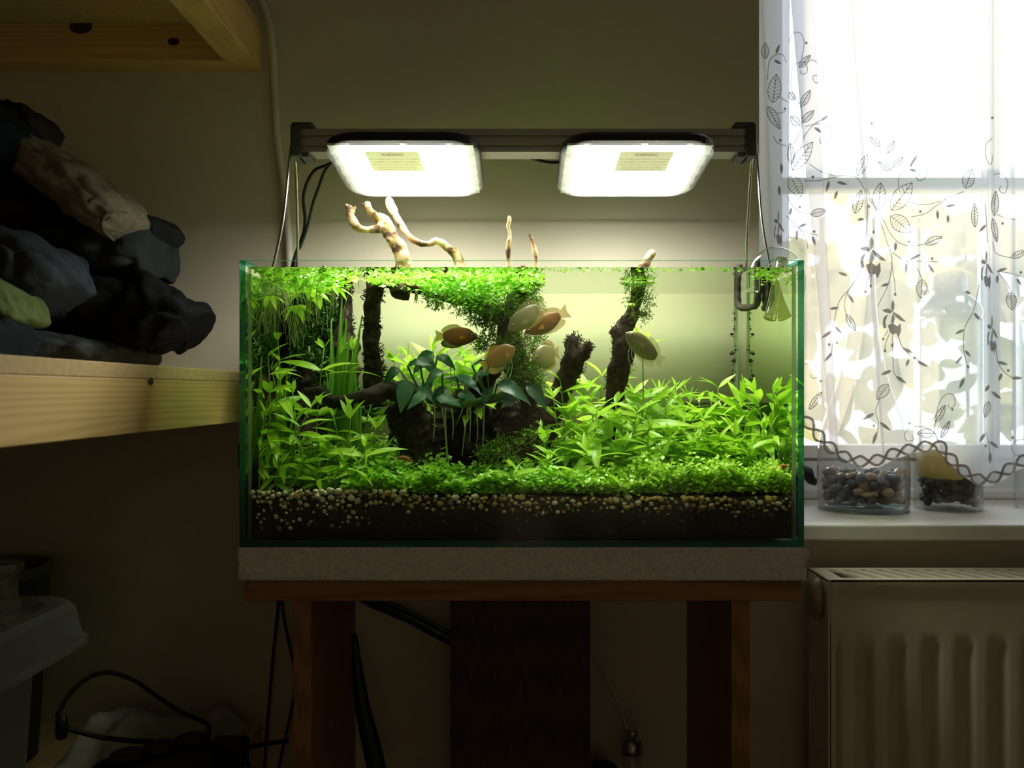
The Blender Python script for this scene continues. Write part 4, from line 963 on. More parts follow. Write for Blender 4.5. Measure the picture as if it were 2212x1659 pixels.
# algae dots along the corner seam
b = MB(); rnd = random.Random(2); t = pebble_mesh('dot_template', 1, M['soil'], 1); tv = np.array([v.co[:] for v in t.vertices]); tf = [tuple(p.vertices) for p in t.polygons]
def dot(px, py, D, r):
    p = np.array(clampin(P(px, py, D), .0005)); base = len(b.v); rm = PXm(r, D)
    b.v.extend([tuple(q) for q in tv*np.array((rm, rm*.5, rm))+p]); b.f.extend([tuple(i+base for i in f) for f in tf]); b.m.extend([0]*len(tf))
for k in range(70): dot(1586+rnd.gauss(0,3), rnd.uniform(672,850), YB-TK-.002, rnd.uniform(.6,2.2))
for x, y, r in ((1581,722,4),(1580,764,4.5),(1585,779,5),(1580,812,4.5),(1581,820,3.5),(1592,756,4)): dot(x, y, YB-TK-.002, r)
for k in range(26): dot(1714+rnd.gauss(0,1.2), rnd.uniform(660,1010), YF+TK+.002, rnd.uniform(.6,1.8))
obj('algae_spots', b, M['soil'], kind='stuff', label='black algae spots speckling the corner seams of the tank', cat='algae')

# ------------------------------------------------------------------ lamps and rail
def rsq(hx, hy, r, z, n=8, dy=0):
    pts = []
    for cx, cy, a0 in ((hx-r, hy-r, 0), (-hx+r, hy-r, 90), (-hx+r, -hy+r, 180), (hx-r, -hy+r, 270)):
        for k in range(n+1):
            a = math.radians(a0+90*k/n); pts.append((cx+r*math.cos(a), cy+r*math.sin(a)+dy, z))
    return pts
def text_mesh(body, size, name):
    cu = bpy.data.curves.new(name, 'FONT'); cu.body = body; cu.size = size; cu.align_x = 'CENTER'; cu.resolution_u = 2
    o = bpy.data.objects.new(name, cu); COL.objects.link(o); dg = bpy.context.evaluated_depsgraph_get()
    me = bpy.data.meshes.new_from_object(o.evaluated_get(dg)); bpy.data.objects.remove(o, do_unlink=True); return me
TILT = math.radians(-5.58)
def lamp(cx, lx, label):
    loc = Vector((cx, 1.052, R+.2711)); e = empty('aquarium_lamp', loc, label, 'lamp', 'aquarium lamps on the rail')
    Mx = Matrix.Rotation(TILT, 4, 'X')
    def part(name, b, mats, smooth=True, parent=None):
        b.v = [tuple(loc+(Mx @ Vector(v))) for v in b.v]; return obj(name, b, mats, parent or e, smooth=smooth, origin=loc)
    H = .088
    b = MB(); b.rings([rsq(H, H, .034, .0), rsq(H, H, .034, .007), rsq(H-.003, H-.003, .033, .011), rsq(H-.010, H-.010, .03, .0145), rsq(H-.030, H-.030, .02, .016)]); part('housing', b, M['black'], False)
    b = MB(); b.rings([rsq(H-.001, H-.001, .034, .0), rsq(H, H, .034, -.0025), rsq(H-.001, H-.001, .0335, -.005), rsq(H-.005, H-.005, .031, -.0078), rsq(H-.011, H-.011, .027, -.0090), rsq(H-.05, H-.05, .01, -.0090)], cap0=False); part('clear_cover', b, M['shellglass'])
    b = MB(); b.quad([(-.067,-.080,-.004),(-.067,.079,-.004),(.067,.079,-.004),(.067,-.080,-.004)]); part('light_panel', b, M['emit'], False)
    b = MB(); b.box(-.082, .082, -.082, .082, -.003, -.0005); part('reflector_tray', b, plain('silver_reflector', (.75,.75,.72), .3, .6), False)
    for sx in (-1, 1):
        for y in (-.062, -.030, .002, .034, .062):
            b = MB(); b.lathe((sx*.077, y, -.003), [(.0068,0),(.0066,-.002),(.0048,-.004),(.002,-.0048),(.0002,-.005)], 14); part('led_lens', b, M['shellglass'])
    for x in (-.06, 0.004, .055):
        b = MB(); b.box(x-.004, x+.004, -.0875, -.084, -.007, -.003); part('cover_clip', b, M['shellglass'], False)
    # warning sticker with its printed lines
    y0, y1 = -.0795, -.016; w = .0305
    b = MB(); b.quad([(p[0]+lx, p[1], p[2]) for p in reversed(rsq(w, (y1-y0)/2, .004, -.0094, 4, (y0+y1)/2))]); st = part('warning_sticker', b, M['sticker'], False)
    lines = [('WARNING', .0086, .0098), ('This AquaRay lamp unit must not be installed', .0040, .0178), ('or operated in a confined or unventilated', .0040, .0245), ('space or where there is an additional heat', .0040, .0310),
             ('source that would cause the ambient', .0040, .0370), ('operating temperature to be above 35°C', .0038, .0425)]
    wide = [.026,.056,.052,.054,.047,.050]
    for (s, sz, dy), ww in zip(lines, wide):
        me = text_mesh(s, sz, 'lettering'); xs = [v.co.x for v in me.vertices]; k = ww/(max(xs)-min(xs)); kk = 1.0 if s == 'WARNING' else .95
        bb = MB(); bb.v = [(v.co.x*k+lx, 0, -.0098) for v in me.vertices]
        bb.v = [(x, y0+dy*1.32-(v.co.y)*kk*1.4, z) for (x, _, z), v in zip(bb.v, me.vertices)]
        bb.f = [tuple(p.vertices) for p in me.polygons]; bb.m = [0]*len(bb.f); part('lettering', bb, M['stickerred'], False, st)
    return e
lamp(-.1355, -.010, 'square aquarium lamp with glowing white panel over the forked driftwood')
lamp(.1342, .008, 'square aquarium lamp with glowing white panel over the furred post')
def rail():
    y = 1.052; z0, z1 = R+.2868, R+.3158; x0, x1 = -.271, .2775
    e = empty('lamp_rail', (0, y, z0), 'grey aluminium lamp rail on wire legs above the aquarium', 'rail')
    prof = [(-.016,0),(-.016,.005),(-.014,.0055),(-.014,.0075),(-.016,.008),(-.016,.016),(-.013,.017),(-.013,.0195),(-.016,.020),(-.016,.028),(.016,.028),(.016,0)]
    b = MB(); b.rings([[(x, y+a, z0+h) for a, h in reversed(prof)] for x in (x0, x1)]); obj('rail_extrusion', b, M['alu'], e)
    for x, s in ((x0, 1), (x1, -1)):
        b = MB(); xa, xb = sorted((x-s*.004, x+s*.009)); b.box(xa, xb, y-.021, y+.021, z0-.006, z1+.0035)
        obj('end_bracket', b, M['grey'], e, bevel=.002)
        xa, xb = sorted((x-s*.003, x+s*.022)); obj('bracket_cap', MB().box(xa, xb, y-.019, y+.019, z1, z1+.0065), M['grey'], e, bevel=.002)
        xa, xb = sorted((x+s*.004, x+s*.018)); obj('bracket_hook', MB().box(xa, xb, y-.017, y+.014, z0-.006, z0), M['grey'], e, bevel=.001)
        side = XL+.003 if s > 0 else XR-.003
        for dy, yy in ((-.008, 1.031), (.010, 1.141)):
            zt = z0+.008 if dy < 0 else z0-.002
            tubeobj('wire_leg', [Vector((x-s*.001, y+dy, zt)), Vector((x-s*.005, y+dy-.002, zt+.001)), Vector((x-s*.007, y+dy+.1*(yy-y), zt-.012)), Vector((side-s*.0+(x-side)*.45, y+dy*.5+.55*(yy-y), zt-.09)), Vector((side, yy, ZT+.004)), Vector((side, yy, ZT-.0005))], .0017, M['steel'], 8, e)
rail()
def cable(pts, r, mat, label, name='cable', cat='cable', group=None, n=7):
    return tubeobj(name, pts, r, mat, 10, None, n, label=label, cat=cat, group=group)
cable([P(1000,300,1.10), P(1036,325,1.10), P(1080,329,1.095), P(1130,337,1.09), P(1180,350,1.09), P(1222,350,1.10)], .0021, M['rubber'], 'short black cable linking the two lamps under the rail')
cable([P(720,350,1.1500), P(703,358,1.1500), P(680,368,1.1600), P(663,395,1.1684), P(655,430,1.1768), P(659,470,1.1810), P(655,505,1.1810), P(640,545,1.1852), P(628,600,1.1894), P(622,760,1.1936), P(612,1000,1.2335), P(600,1180,1.2377), P(601,1300,1.2377), P(588,1440,1.2314), P(575,1600,1.2272), P(570,1670,1.2272)], .0021, M['rubber'], 'black cable looping from the lamp down behind the tank to the lowest shelf')
cable([P(712,355,1.1642), P(700,372,1.1642), P(690,400,1.1684), P(676,440,1.1726), P(664,490,1.1768), P(650,530,1.1810), P(636,570,1.1852), P(630,760,1.1936), P(620,1000,1.2335), P(608,1180,1.2377), P(609,1300,1.2377), P(622,1380,1.2356), P(636,1450,1.2314), P(632,1520,1.2314), P(610,1620,1.2272), P(600,1670,1.2272)], .0021, M['rubber'], 'black cable falling straight from the lamp and bending behind the stand leg')
cable([P(548,-40,DW-.007), P(566,8,DW-.007), P(581,50,DW-.007), P(590,110,DW-.007), P(594,200,DW-.007), P(598,290,DW-.007), P(610,380,DW-.007), P(620,470,DW-.007), P(625,560,DW-.007), P(627,700,DW-.007), P(628,1090,DW-.007)], PXm(8, DW), M['conduit'], 'thick white cable conduit running down the wall beside the upper shelf', 'conduit', 'conduit')
# under the stand
cable([P(760,1270,1.215), P(800,1296,1.215), P(880,1330,1.213), P(960,1372,1.212), P(1020,1400,1.212)], .0098, M['hose'], 'dark green filter hose slanting behind the stand', 'filter_hose', 'hose')
cable([P(765,1370,1.1397), P(772,1440,1.1397), P(782,1520,1.1397), P(800,1600,1.1397), P(820,1690,1.1397)], [.004,.007,.010,.0125,.013], M['hose'], 'dark hose hanging down beside the stand leg', 'filter_hose', 'hose')
e = empty('pull_cord_valve', P(1366,1660,1.1949), 'white cord ending in a grey metal and glass fitting by the wall', 'fitting')
tubeobj('cord', [P(1262,1390,1.2316), P(1285,1420,1.2316), P(1315,1475,1.227), P(1340,1530,1.2132), P(1356,1580,1.1949)], .0016, M['conduit'], 8, e)
c = P(1366, 1610, 1.195)
for nm, prof, mt in (('collar', [(.0001,.023),(.008,.022),(.008,.014),(.006,.012)], M['chrome']), ('cap', [(.006,.012),(.013,.006),(.0145,-.004),(.0145,-.010),(.0001,-.011)], M['chrome']), ('glass_body', [(.014,-.010),(.015,-.02),(.012,-.032),(.006,-.044),(.004,-.06)], M['pipeglass'])):
    b = MB(); b.lathe(c, prof, 20); obj(nm, b, mt, e, smooth=True)
c = P(1305,1668,1.1765); b = MB(); b.lathe(c, [(.0001,.014),(.014,.011),(.021,.002),(.021,-.06),(.0001,-.06)], 20); obj('black_knob', b, M['black'], smooth=True, label='black rounded knob top beside the centre panel of the stand', cat='knob')

# ------------------------------------------------------------------ sill bottles
def px_lathe(cx, cy, D, prof, seg=40, inset=0):
    c = P(cx, cy, D); out_ = []
    for r, y in prof: out_.append((max(.0003, PXm(r, D)-inset), PXm(cy-y, D)))
    return c, out_
DB = 1.369; yb = VY+SILLH*F/DB
FLASK = [(.3,yb),(86,yb),(91,yb-4),(93,yb-12),(94,yb-60),(94,1000),(92,965),(86,930),(78,900),(66,865),(54,828),(44,785),(36,740),(30,690),(26,640),(25,610),(25,596),(27,592),(28,586),(26,580),(24,578)]
def smoothprof(p, n=3): return [tuple(q) for q in catmull(p, n)]
b = MB(); c, pr = px_lathe(1864, yb, DB, smoothprof(FLASK)); b.lathe(c, pr, 48)
e = empty('glass_flask', c, 'wide conical clear glass flask holding grey and orange pebbles on the sill', 'flask')
obj('flask_glass', b, M['jar'], e, smooth=True)
b = MB(); b.lathe(c, [(.0004,.0004),(PXm(88,DB),.0004),(PXm(91,DB),.006),(PXm(84,DB),.010),(.0004,.0085)], 48); obj('thick_base', b, thin('bottle_base_glass', (.62,.72,.74), .06, .6, 2), e, smooth=True)
def pebblefill(c, rad, z0, z1, n, r0, r1, mats, name, label, group, seed):
    rnd = random.Random(seed); k = 0; pl_ = []; tr = 0
    while k < n and tr < 20000:
        tr += 1; r = rnd.uniform(r0, r1); a = rnd.uniform(-math.pi, 0) if rnd.random() < .86 else rnd.uniform(0, math.pi)
        q = (rad-r)*math.sqrt(rnd.uniform(.55, 1)) if rnd.random() < .8 else (rad-r)*math.sqrt(rnd.random())
        p = Vector((q*math.cos(a), q*math.sin(a), rnd.uniform(z0+r*.8, z1-r*.5)))
        if any((p-s).length < .74*(r+t) for s, t in pl_): continue
        pl_.append((p, r)); kn, ml = mats[0] if len(mats) == 1 or rnd.random() < .66 else rnd.choice(mats[1:])
        o = inst(name, ml[k % len(ml)], Matrix.Translation(c+p) @ rotM() @ Matrix.Diagonal((r*1.15, r*.95, r*.85, 1)))
        tag(o, label % kn, 'pebble', group % kn); k += 1
jmats = [('blue-grey', [(0,(.05,.055,.07)),(1,(.17,.19,.23))]), ('orange-brown', [(0,(.34,.15,.06)),(1,(.52,.28,.14))]), ('sandy', [(0,(.40,.30,.20)),(1,(.60,.48,.32))])]
jm2 = islandmat('dark_wet_stone', [(0,(.012,.012,.010)),(.6,(.045,.04,.03)),(1,(.12,.07,.03))], .35, obj_random=True)
js = []
for q, (kn, st) in enumerate(jmats):
    mt = islandmat(kn.replace('-', '_')+'_river_pebble', st, .45, obj_random=True); js.append((kn, [pebble_mesh('river_pebble', 20+i+5*q, mt) for i in range(4)]))
js2 = [('dark wet', [pebble_mesh('wet_stone', 40+i, jm2) for i in range(5)])]
pebblefill(c, PXm(89,DB), .011, PXm(yb-1015,DB), 130, .006, .012, js, 'river_pebble', 'smooth %s pebble inside the conical flask', '%s pebbles in the conical flask', 3)
DB2 = 1.3785; yb2 = VY+SILLH*F/DB2
def bottle(cx, label, full):
    prof = [(.3,yb2),(60,yb2),(66,yb2-4),(68,yb2-12),(68,yb2-100),(68,720),(68,690),(67,672),(63,660),(50,645),(38,634),(35,629)]
    b = MB(); c, pr = px_lathe(cx, yb2, DB2, smoothprof(prof)); b.lathe(c, pr, 44)
    e = empty('glass_bottle', c, label, 'bottle'); obj('bottle_glass', b, M['jar'], e, smooth=True)
    nk = [(35,629)]
    for k in range(9): nk.append((35+3.2*(k % 2), 626-k*3.6))
    nk += [(34,592),(31,590)]
    b = MB(); c2, pr = px_lathe(cx, yb2, DB2, nk); b.lathe(c2, pr, 40); obj('threaded_neck', b, thin('thread_glass', (.9,.93,.97), .15, .7, 1.5, .1), e, smooth=True)
    if full:
        b = MB(); b.lathe(c, [(.0004,.004),(PXm(64,DB2),.004),(PXm(66,DB2),.01),(PXm(66,DB2),PXm(yb2-672,DB2)),(.0004,PXm(yb2-672,DB2))], 40); obj('bottle_water', b, M['bluewater'], e, smooth=False)
        b = MB(); b.lathe(c, [(.0004,.050),(PXm(60,DB2),.050),(PXm(64,DB2),.060),(PXm(64,DB2),.085),(PXm(54,DB2),.094),(.0004,.096)], 32)
        obj('cloudy_growth', b, thin('yellow_cloud', (.80,.68,.34), .02, .2, milky=.75, milk=(.62,.50,.24)), e, smooth=True, label='cloudy yellow growth above the stones')
    return e, c
e, c2 = bottle(2048, 'upright clear screw-neck bottle with dark stones and yellow water', True)
pebblefill(c2, PXm(65,DB2), .006, .052, 70, .0065, .011, js2, 'wet_stone', '%s stone in the bottom of the screw-neck bottle', '%s stones in the screw-neck bottle', 8)
bottle(2268, 'empty clear bottle standing behind the curtain fold beside the post', False)

# ------------------------------------------------------------------ curtain with embroidery
DC = 1.261
HEM = [(1600,880),(1720,885),(1738,902),(1766,940),(1800,974),(1835,998),(1868,1012),(1900,1008),(1935,990),(1968,980),(2000,972),(2024,968),(2045,992),(2066,1014),(2090,1034),(2112,1047),(2138,1050),(2168,1036),(2195,1016),(2225,1004),(2290,1030),(2350,985),(2430,1000),(2500,1045),(2600,1000),(2680,1010),(2760,1048),(2860,1000),(2960,1040),(3080,1010),(3200,1000)]
def hem(x): return float(np.interp(x, [h[0] for h in HEM], [h[1] for h in HEM]))
CP = [(1625,1618,0),(1706,1702,.003),(1648,1690,.009),(1756,1808,.004),(1708,1795,.015),(1790,1850,.012),(1832,1905,.006),(1846,1912,.002),(1838,1908,.010),(1900,1950,.012),(2010,2010,.004),(2122,2120,.008),(2146,2152,.002),(2130,2148,.012),(2172,2180,.010),(2190,2196,.002),(2178,2190,.012),(2230,2225,.012),(2300,2290,.002),(2420,2420,.010),(2520,2520,.002),(2506,2514,.010),(2640,2640,.012),(2720,2720,.003),(2704,2712,.011),(2850,2850,.010),(2960,2960,.002),(3120,3120,.010)]
def curtain():
    e = empty('lace_curtain', P(1950, 1050, DC), 'sheer white curtain with grey embroidered vines and a scalloped braid hem', 'curtain')
    top = catmull([(a, d) for a, b_, d in CP], 9); bot = catmull([(b_, d) for a, b_, d in CP], 9); nr = 46
    rows = []
    for j in range(nr+1):
        t = j/nr; row = []
        for (xa, da), (xb, db) in zip(top, bot):
            xt = xa+(xb-xa)*t if t < 1 else xb
            yh = hem(xb)+1; y = -330+(yh+330)*t
            k = max(0, min(1, y/1000)); x = xa+(xb-xa)*k
            row.append(P(x, y, DC+da+(db-da)*t+.0012*math.sin(x*.05+y*.01)))
        rows.append(row)
    b = MB(); b.grid(rows); sheet = obj('sheer_fabric', b, M['curtain'], e, smooth=True)
    tree = BVHTree.FromPolygons([Vector(v) for v in b.v], b.f)
    cp = Vector((0,0,CAMZ))
    def proj(x, y):
        d = (P(x, y, 1.0)-cp).normalized(); h = tree.ray_cast(cp, d)
        if h[0] is None: q = P(x, y, DC)
        else: q = h[0]
        return q+Vector((0,-.0008,0))
    def ribbon(mb, pts, wd, closed=False):
        pts = [np.array(p, float) for p in pts]; n = len(pts); A = []; B = []
        for i in range(n):
            t = pts[min(i+1, n-1)]-pts[max(i-1, 0)]; t = t/(np.linalg.norm(t)+1e-6); nn = np.array((-t[1], t[0]))*wd/2
            A.append(proj(*(pts[i]+nn))); B.append(proj(*(pts[i]-nn)))
        mb.grid([A, B])
    def zz(r, p): return (1620+p[0]*.2712, {1:0, 2:350, 3:700}[r]+p[1]*.2712)
    def leafout(r, base, tip, wd, solid=False):
        p, q = np.array(zz(r, base)), np.array(zz(r, tip)); d = q-p; L = np.linalg.norm(d); d = d/L; nn = np.array((-d[1], d[0])); wd = wd*.2712
        mb = MB(); n = 10
        f = lambda t: math.sin(math.pi*t**.85)**.85*wd/2 if 0 < t < 1 else 0
        l = [p+d*L*t+nn*f(t) for t in np.linspace(0,1,n+1)]; rr = [p+d*L*t-nn*f(t) for t in np.linspace(0,1,n+1)]
        if solid: mb.grid([[proj(*a) for a in l], [proj(*((a+b_)/2)) for a, b_ in zip(l, rr)], [proj(*a) for a in rr]])
        else:
            ribbon(mb, l, 1.7); ribbon(mb, rr, 1.7); ribbon(mb, [p, p+d*L*.5, q], 1.6)
            for t in np.linspace(.14,.74,6):
                m0 = p+d*L*t
                for s, ff in ((1, 1), (-1, 1)): ribbon(mb, [m0, p+d*L*(t+.13)+nn*s*f(t+.13)], 1.2)
        obj('embroidered_leaf', mb, M['thread'], e)
    O2 = [((855,110),(935,-60),70),((835,410),(885,225),78),((1020,380),(1040,165),105),((1125,385),(1290,165),135),((1120,430),(1280,562),125),((320,110),(405,280),110),((335,65),(500,-160),110),((1715,210),(1765,60),95),((1790,520),(1785,325),52),((1945,430),(1955,230),56),((1930,450),(1965,640),46),((485,420),(605,385),60),((1395,655),(1530,595),62),((1370,935),(1360,1085),88),((765,1215),(840,1345),50),((2080,760),(2200,710),52),((2075,1040),(2085,1180),82)]
    for a, b_, wd in O2: leafout(2, a, b_, wd)
    for a, b_, wd in [((405,850),(480,720),58),((395,1000),(320,930),66),((415,975),(510,880),56),((180,820),(210,590),105),((140,850),(238,1030),74),((350,800),(315,735),50),((1035,1170),(955,1090),50),((1095,1220),(1150,1120),44),((1125,1360),(1020,1290),50),((1135,1335),(1220,1250),44),((120,470),(120,340),60),((390,540),(480,440),50),((330,1310),(320,1140),55)]: leafout(1, a, b_, wd)
    for a, b_, wd in [((1100,480),(1010,600),84),((1900,615),(1870,745),52),((1465,870),(1330,870),72),((1475,780),(1555,645),56),((1520,905),(1590,770),42),((470,680),(570,540),50)]: leafout(3, a, b_, wd)
    S2 = [((630,150),(605,240)),((690,160),(775,180)),((695,230),(670,300)),((1560,355),(1640,340)),((1490,385),(1495,460)),((1575,420),(1575,490)),((385,520),(455,490)),((375,540),(370,625)),((495,590),(520,665)),((855,460),(910,455)),((1160,640),(1155,710)),((1270,780),(1360,735)),((1245,800),(1240,890)),((1415,810),(1465,885)),((775,905),(700,880)),((780,1050),(825,1125)),((635,1170),(710,1160)),((645,1350),(565,1405)),((675,1310),(735,1370)),((655,1520),(590,1590)),((1105,970),(1040,990)),((1210,1480),(1305,1525)),((1265,1570),(1240,1630)),((1330,1590),(1420,1630)),((1755,1050),(1710,1030)),((1705,1335),(1630,1370)),((1780,1200),(1830,1260)),((1690,1545),(1635,1610)),((1710,1500),(1755,1550)),((330,360),(315,430)),((1970,870),(2050,845)),((1970,900),(1965,970)),((2120,930),(2165,985)),((1880,500),(1820,560))]
    for a, b_ in S2: leafout(2, a, b_, 24, True)
    for a, b_ in [((990,710),(890,765)),((1030,780),(1120,850)),((1010,860),(975,960)),((1125,370),(1040,405)),((1160,415),(1245,475)),((1905,485),(1870,540)),((1920,535),(2000,600)),((1870,870),(1825,940)),((1905,935),(1980,990)),((1910,1020),(1910,1115)),((1965,300),(2055,325)),((2005,390),(1980,455)),((2080,430),(2170,430)),((1705,430),(1665,515))]: leafout(3, a, b_, 28, True)
    for a, b_ in [((205,430),(235,355)),((190,480),(252,512)),((560,965),(625,920)),((510,1015),(575,1060)),((1270,1330),(1335,1230)),((1270,1350),(1325,1365)),((230,1480),(235,1560)),((250,1300),(252,1390))]: leafout(1, a, b_, 24, True)
    V = [(2,[(470,15),(560,75),(660,105),(820,115),(870,150),(960,310),(1000,380)]),(2,[(430,150),(540,150),(620,135),(740,108)]),(2,[(300,280),(340,350),(400,400),(480,415)]),(2,[(290,430),(380,520),(440,600),(460,690)]),(2,[(380,520),(450,560),(540,585)]),
        (2,[(930,210),(970,300),(1000,370),(1060,460),(1110,560),(1180,640),(1280,670),(1390,655)]),(2,[(1000,380),(1060,540),(1110,690),(1180,755),(1245,790),(1330,850),(1365,930)]),(2,[(1245,790),(1350,790),(1490,795)]),(2,[(985,380),(990,460),(985,560)]),(2,[(935,330),(930,500),(915,670)]),
        (2,[(1110,690),(1130,800),(1100,970),(1015,1150)]),(2,[(1125,800),(1150,950),(1155,1050)]),(2,[(885,860),(800,1000),(710,1110),(665,1300),(655,1480),(630,1540)]),(2,[(780,1030),(750,1130),(765,1215)]),(2,[(1290,330),(1400,340),(1520,310),(1700,235)]),(2,[(1280,440),(1400,410),(1480,350),(1560,300)]),
        (1,[(1180,1490),(1190,1400),(1270,1330),(1350,1305),(1410,1350),(1390,1420),(1340,1440),(1325,1400),(1355,1385)]),(1,[(330,650),(340,540),(400,495),(450,520),(450,580),(410,590),(400,560)]),(1,[(320,640),(345,760),(405,850),(410,1000),(370,1110),(340,1150)]),(1,[(410,1180),(430,1090),(500,1000),(560,960)]),
        (1,[(440,1010),(520,990),(600,1000),(650,1080),(620,1140),(570,1150),(555,1110),(590,1095)]),(1,[(310,340),(340,270),(400,265),(430,340),(410,470)]),(1,[(430,500),(500,480),(570,540),(575,640),(520,660),(500,610),(540,600)]),
        (2,[(1825,970),(1780,1180),(1710,1320),(1700,1480),(1720,1600)]),(2,[(1180,1380),(1210,1470),(1290,1550),(1370,1600)]),(2,[(1130,1380),(1140,1640)]),(3,[(1140,340),(1150,400),(1200,440)]),(3,[(1030,600),(1000,690),(1020,780),(1015,870)]),
        (3,[(1500,950),(1470,850),(1480,770),(1500,640),(1560,560),(1620,570),(1630,640),(1590,670),(1575,640)]),(3,[(1500,930),(1450,850),(1350,815),(1270,830),(1230,880),(1250,930),(1300,920),(1290,890)]),(3,[(1880,860),(1895,930),(1910,1020)]),(3,[(2190,920),(2110,930),(2080,980),(2110,1040),(2150,1040)]),
        (2,[(1870,330),(1880,450),(1890,640)]),(2,[(1970,420),(2060,455),(2180,455)]),(2,[(1930,640),(1960,730),(2080,765)]),(2,[(1965,870),(2040,960),(2080,1040)]),(2,[(1965,870),(2060,885),(2160,910)]),(3,[(430,320),(500,320),(555,370),(540,420),(495,430),(480,400)]),(3,[(1960,160),(1970,290),(2020,380),(2090,430)]),
        (1,[(140,640),(150,500),(200,440),(260,440),(290,500)]),(1,[(225,770),(260,790),(300,815)]),(1,[(215,905),(280,890)]),(1,[(180,1080),(220,1140),(290,1165)]),(1,[(975,1080),(985,980),(1005,910)]),(1,[(1930,1240),(1925,1290),(1905,1310),(1875,1240),(1880,1150),(1930,1100)]),(1,[(1940,1390),(2000,1390),(2050,1450),(2030,1540),(1985,1520),(1995,1480)]),
        (2,[(1115,1360),(1080,1440),(1075,1500)]),(2,[(1100,1340),(1065,1390)]),(2,[(955,900),(930,960),(918,1030)]),(2,[(965,900),(960,985)])]
    for r, pts in V:
        mb = MB(); ribbon(mb, catmull([zz(r, p) for p in pts], 5), 1.6); obj('embroidered_vine', mb, M['thread'], e)
    dots = [(2,x) for x in ((500,120),(395,360),(510,555),(1355,395),(1265,635),(1450,770),(945,355),(1155,1055),(690,1440),(630,1455),(985,560),(1075,1505),(1060,1410),(1130,1460),(918,1035),(960,988),(2010,490),(2155,880))]+[(3,x) for x in ((1270,790),(985,810),(1610,680),(2090,905),(1735,340),(1310,270),(560,455),(2055,370),(1875,970))]+[(1,x) for x in ((278,868),(240,1118),(500,1410),(447,343),(968,985),(1928,940))]
    for r, p in dots:
        c = zz(r, p); mb = MB(); mb.quad([proj(c[0]+3*math.cos(a), c[1]+3.4*math.sin(a)) for a in np.linspace(0, 2*math.pi, 8, endpoint=False)]); obj('embroidered_berry', mb, M['thread'], e)
    def petal(mb, r, pts):
        mb.quad([proj(*zz(r, p)) for p in pts])
    def flower(cx, cy, s, sx=1.0):
        T = lambda L_: [(cx+x*s*sx, cy+y*s) for x, y in L_]
        mb = MB()
        petal(mb, 2, T([(0,-190),(18,-150),(12,-100),(0,-80),(-14,-110),(-12,-150)])); petal(mb, 2, T([(0,-85),(-40,-110),(-95,-95),(-70,-75),(-20,-65)])); petal(mb, 2, T([(0,-85),(60,-50),(120,10),(70,0),(20,-40)]))
        petal(mb, 2, T([(-40,-60),(-80,-30),(-90,20),(-80,70),(-55,60),(-65,10)])); petal(mb, 2, T([(-45,40),(0,20),(40,50),(70,20),(75,90),(50,150),(30,110),(0,125),(-25,100)])); petal(mb, 2, T([(5,-80),(20,-20),(5,30),(-15,10),(-5,-40)]))
        obj('embroidered_flower', mb, M['thread'], e)
    flower(965, 780, 1.0); flower(1135, 1265, .9); flower(1880, 880, .95, .5); flower(1925, 1395, .95, .45); flower(225, 550, .9, .45)
    # braid along the hem
    cl = catmull([zz(3, p) for p in ((330,640),(440,760),(540,880),(640,985),(760,1060),(900,1095),(1040,1075),(1160,1025),(1290,995),(1400,975),(1500,965),(1570,1045),(1640,1115),(1720,1185),(1810,1235),(1900,1235),(2010,1185),(2110,1120),(2200,1080),(2300,1080),(2470,1190),(2690,1015),(2985,1070),(3245,1245),(3615,1075),(3910,1115),(4200,1255),(4570,1075),(4940,1225),(5380,1115))], 14)
    cl = np.array(cl); seg = np.r_[0, np.cumsum(np.linalg.norm(np.diff(cl, axis=0), axis=1))]; per = 72.0
    nrm = np.gradient(cl, axis=0); nrm = np.stack([-nrm[:,1], nrm[:,0]], 1); nrm /= np.linalg.norm(nrm, axis=1, keepdims=True)
    for ph in (0, math.pi):
        mb = MB(); ribbon(mb, cl+nrm*(11*np.sin(seg/per*2*math.pi+ph))[:,None], 5.5); obj('braid_strand', mb, M['braid'], e)
    k = 0
    while (k+1)*per/2 < seg[-1]:
        s0, s1 = k*per/2, (k+1)*per/2; mb = MB()
        for q in (-.55,-.2,.15,.5):
            ss = np.linspace(s0+5, s1-5, 9); cx = np.interp(ss, seg, cl[:,0]); cy = np.interp(ss, seg, cl[:,1]); nx_ = np.interp(ss, seg, nrm[:,0]); ny_ = np.interp(ss, seg, nrm[:,1])
            am = 11*q*np.sin((ss-s0)/(s1-s0)*math.pi); ribbon(mb, np.stack([cx+nx_*am, cy+ny_*am], 1), .8)
        obj('braid_stitching', mb, M['thread'], e); k += 1
    obj('curtain_rod', MB().tube([P(1600,-335,DC+.006), P(3150,-335,DC+.006)], .007, 12), M['white'], e, smooth=True)
curtain()

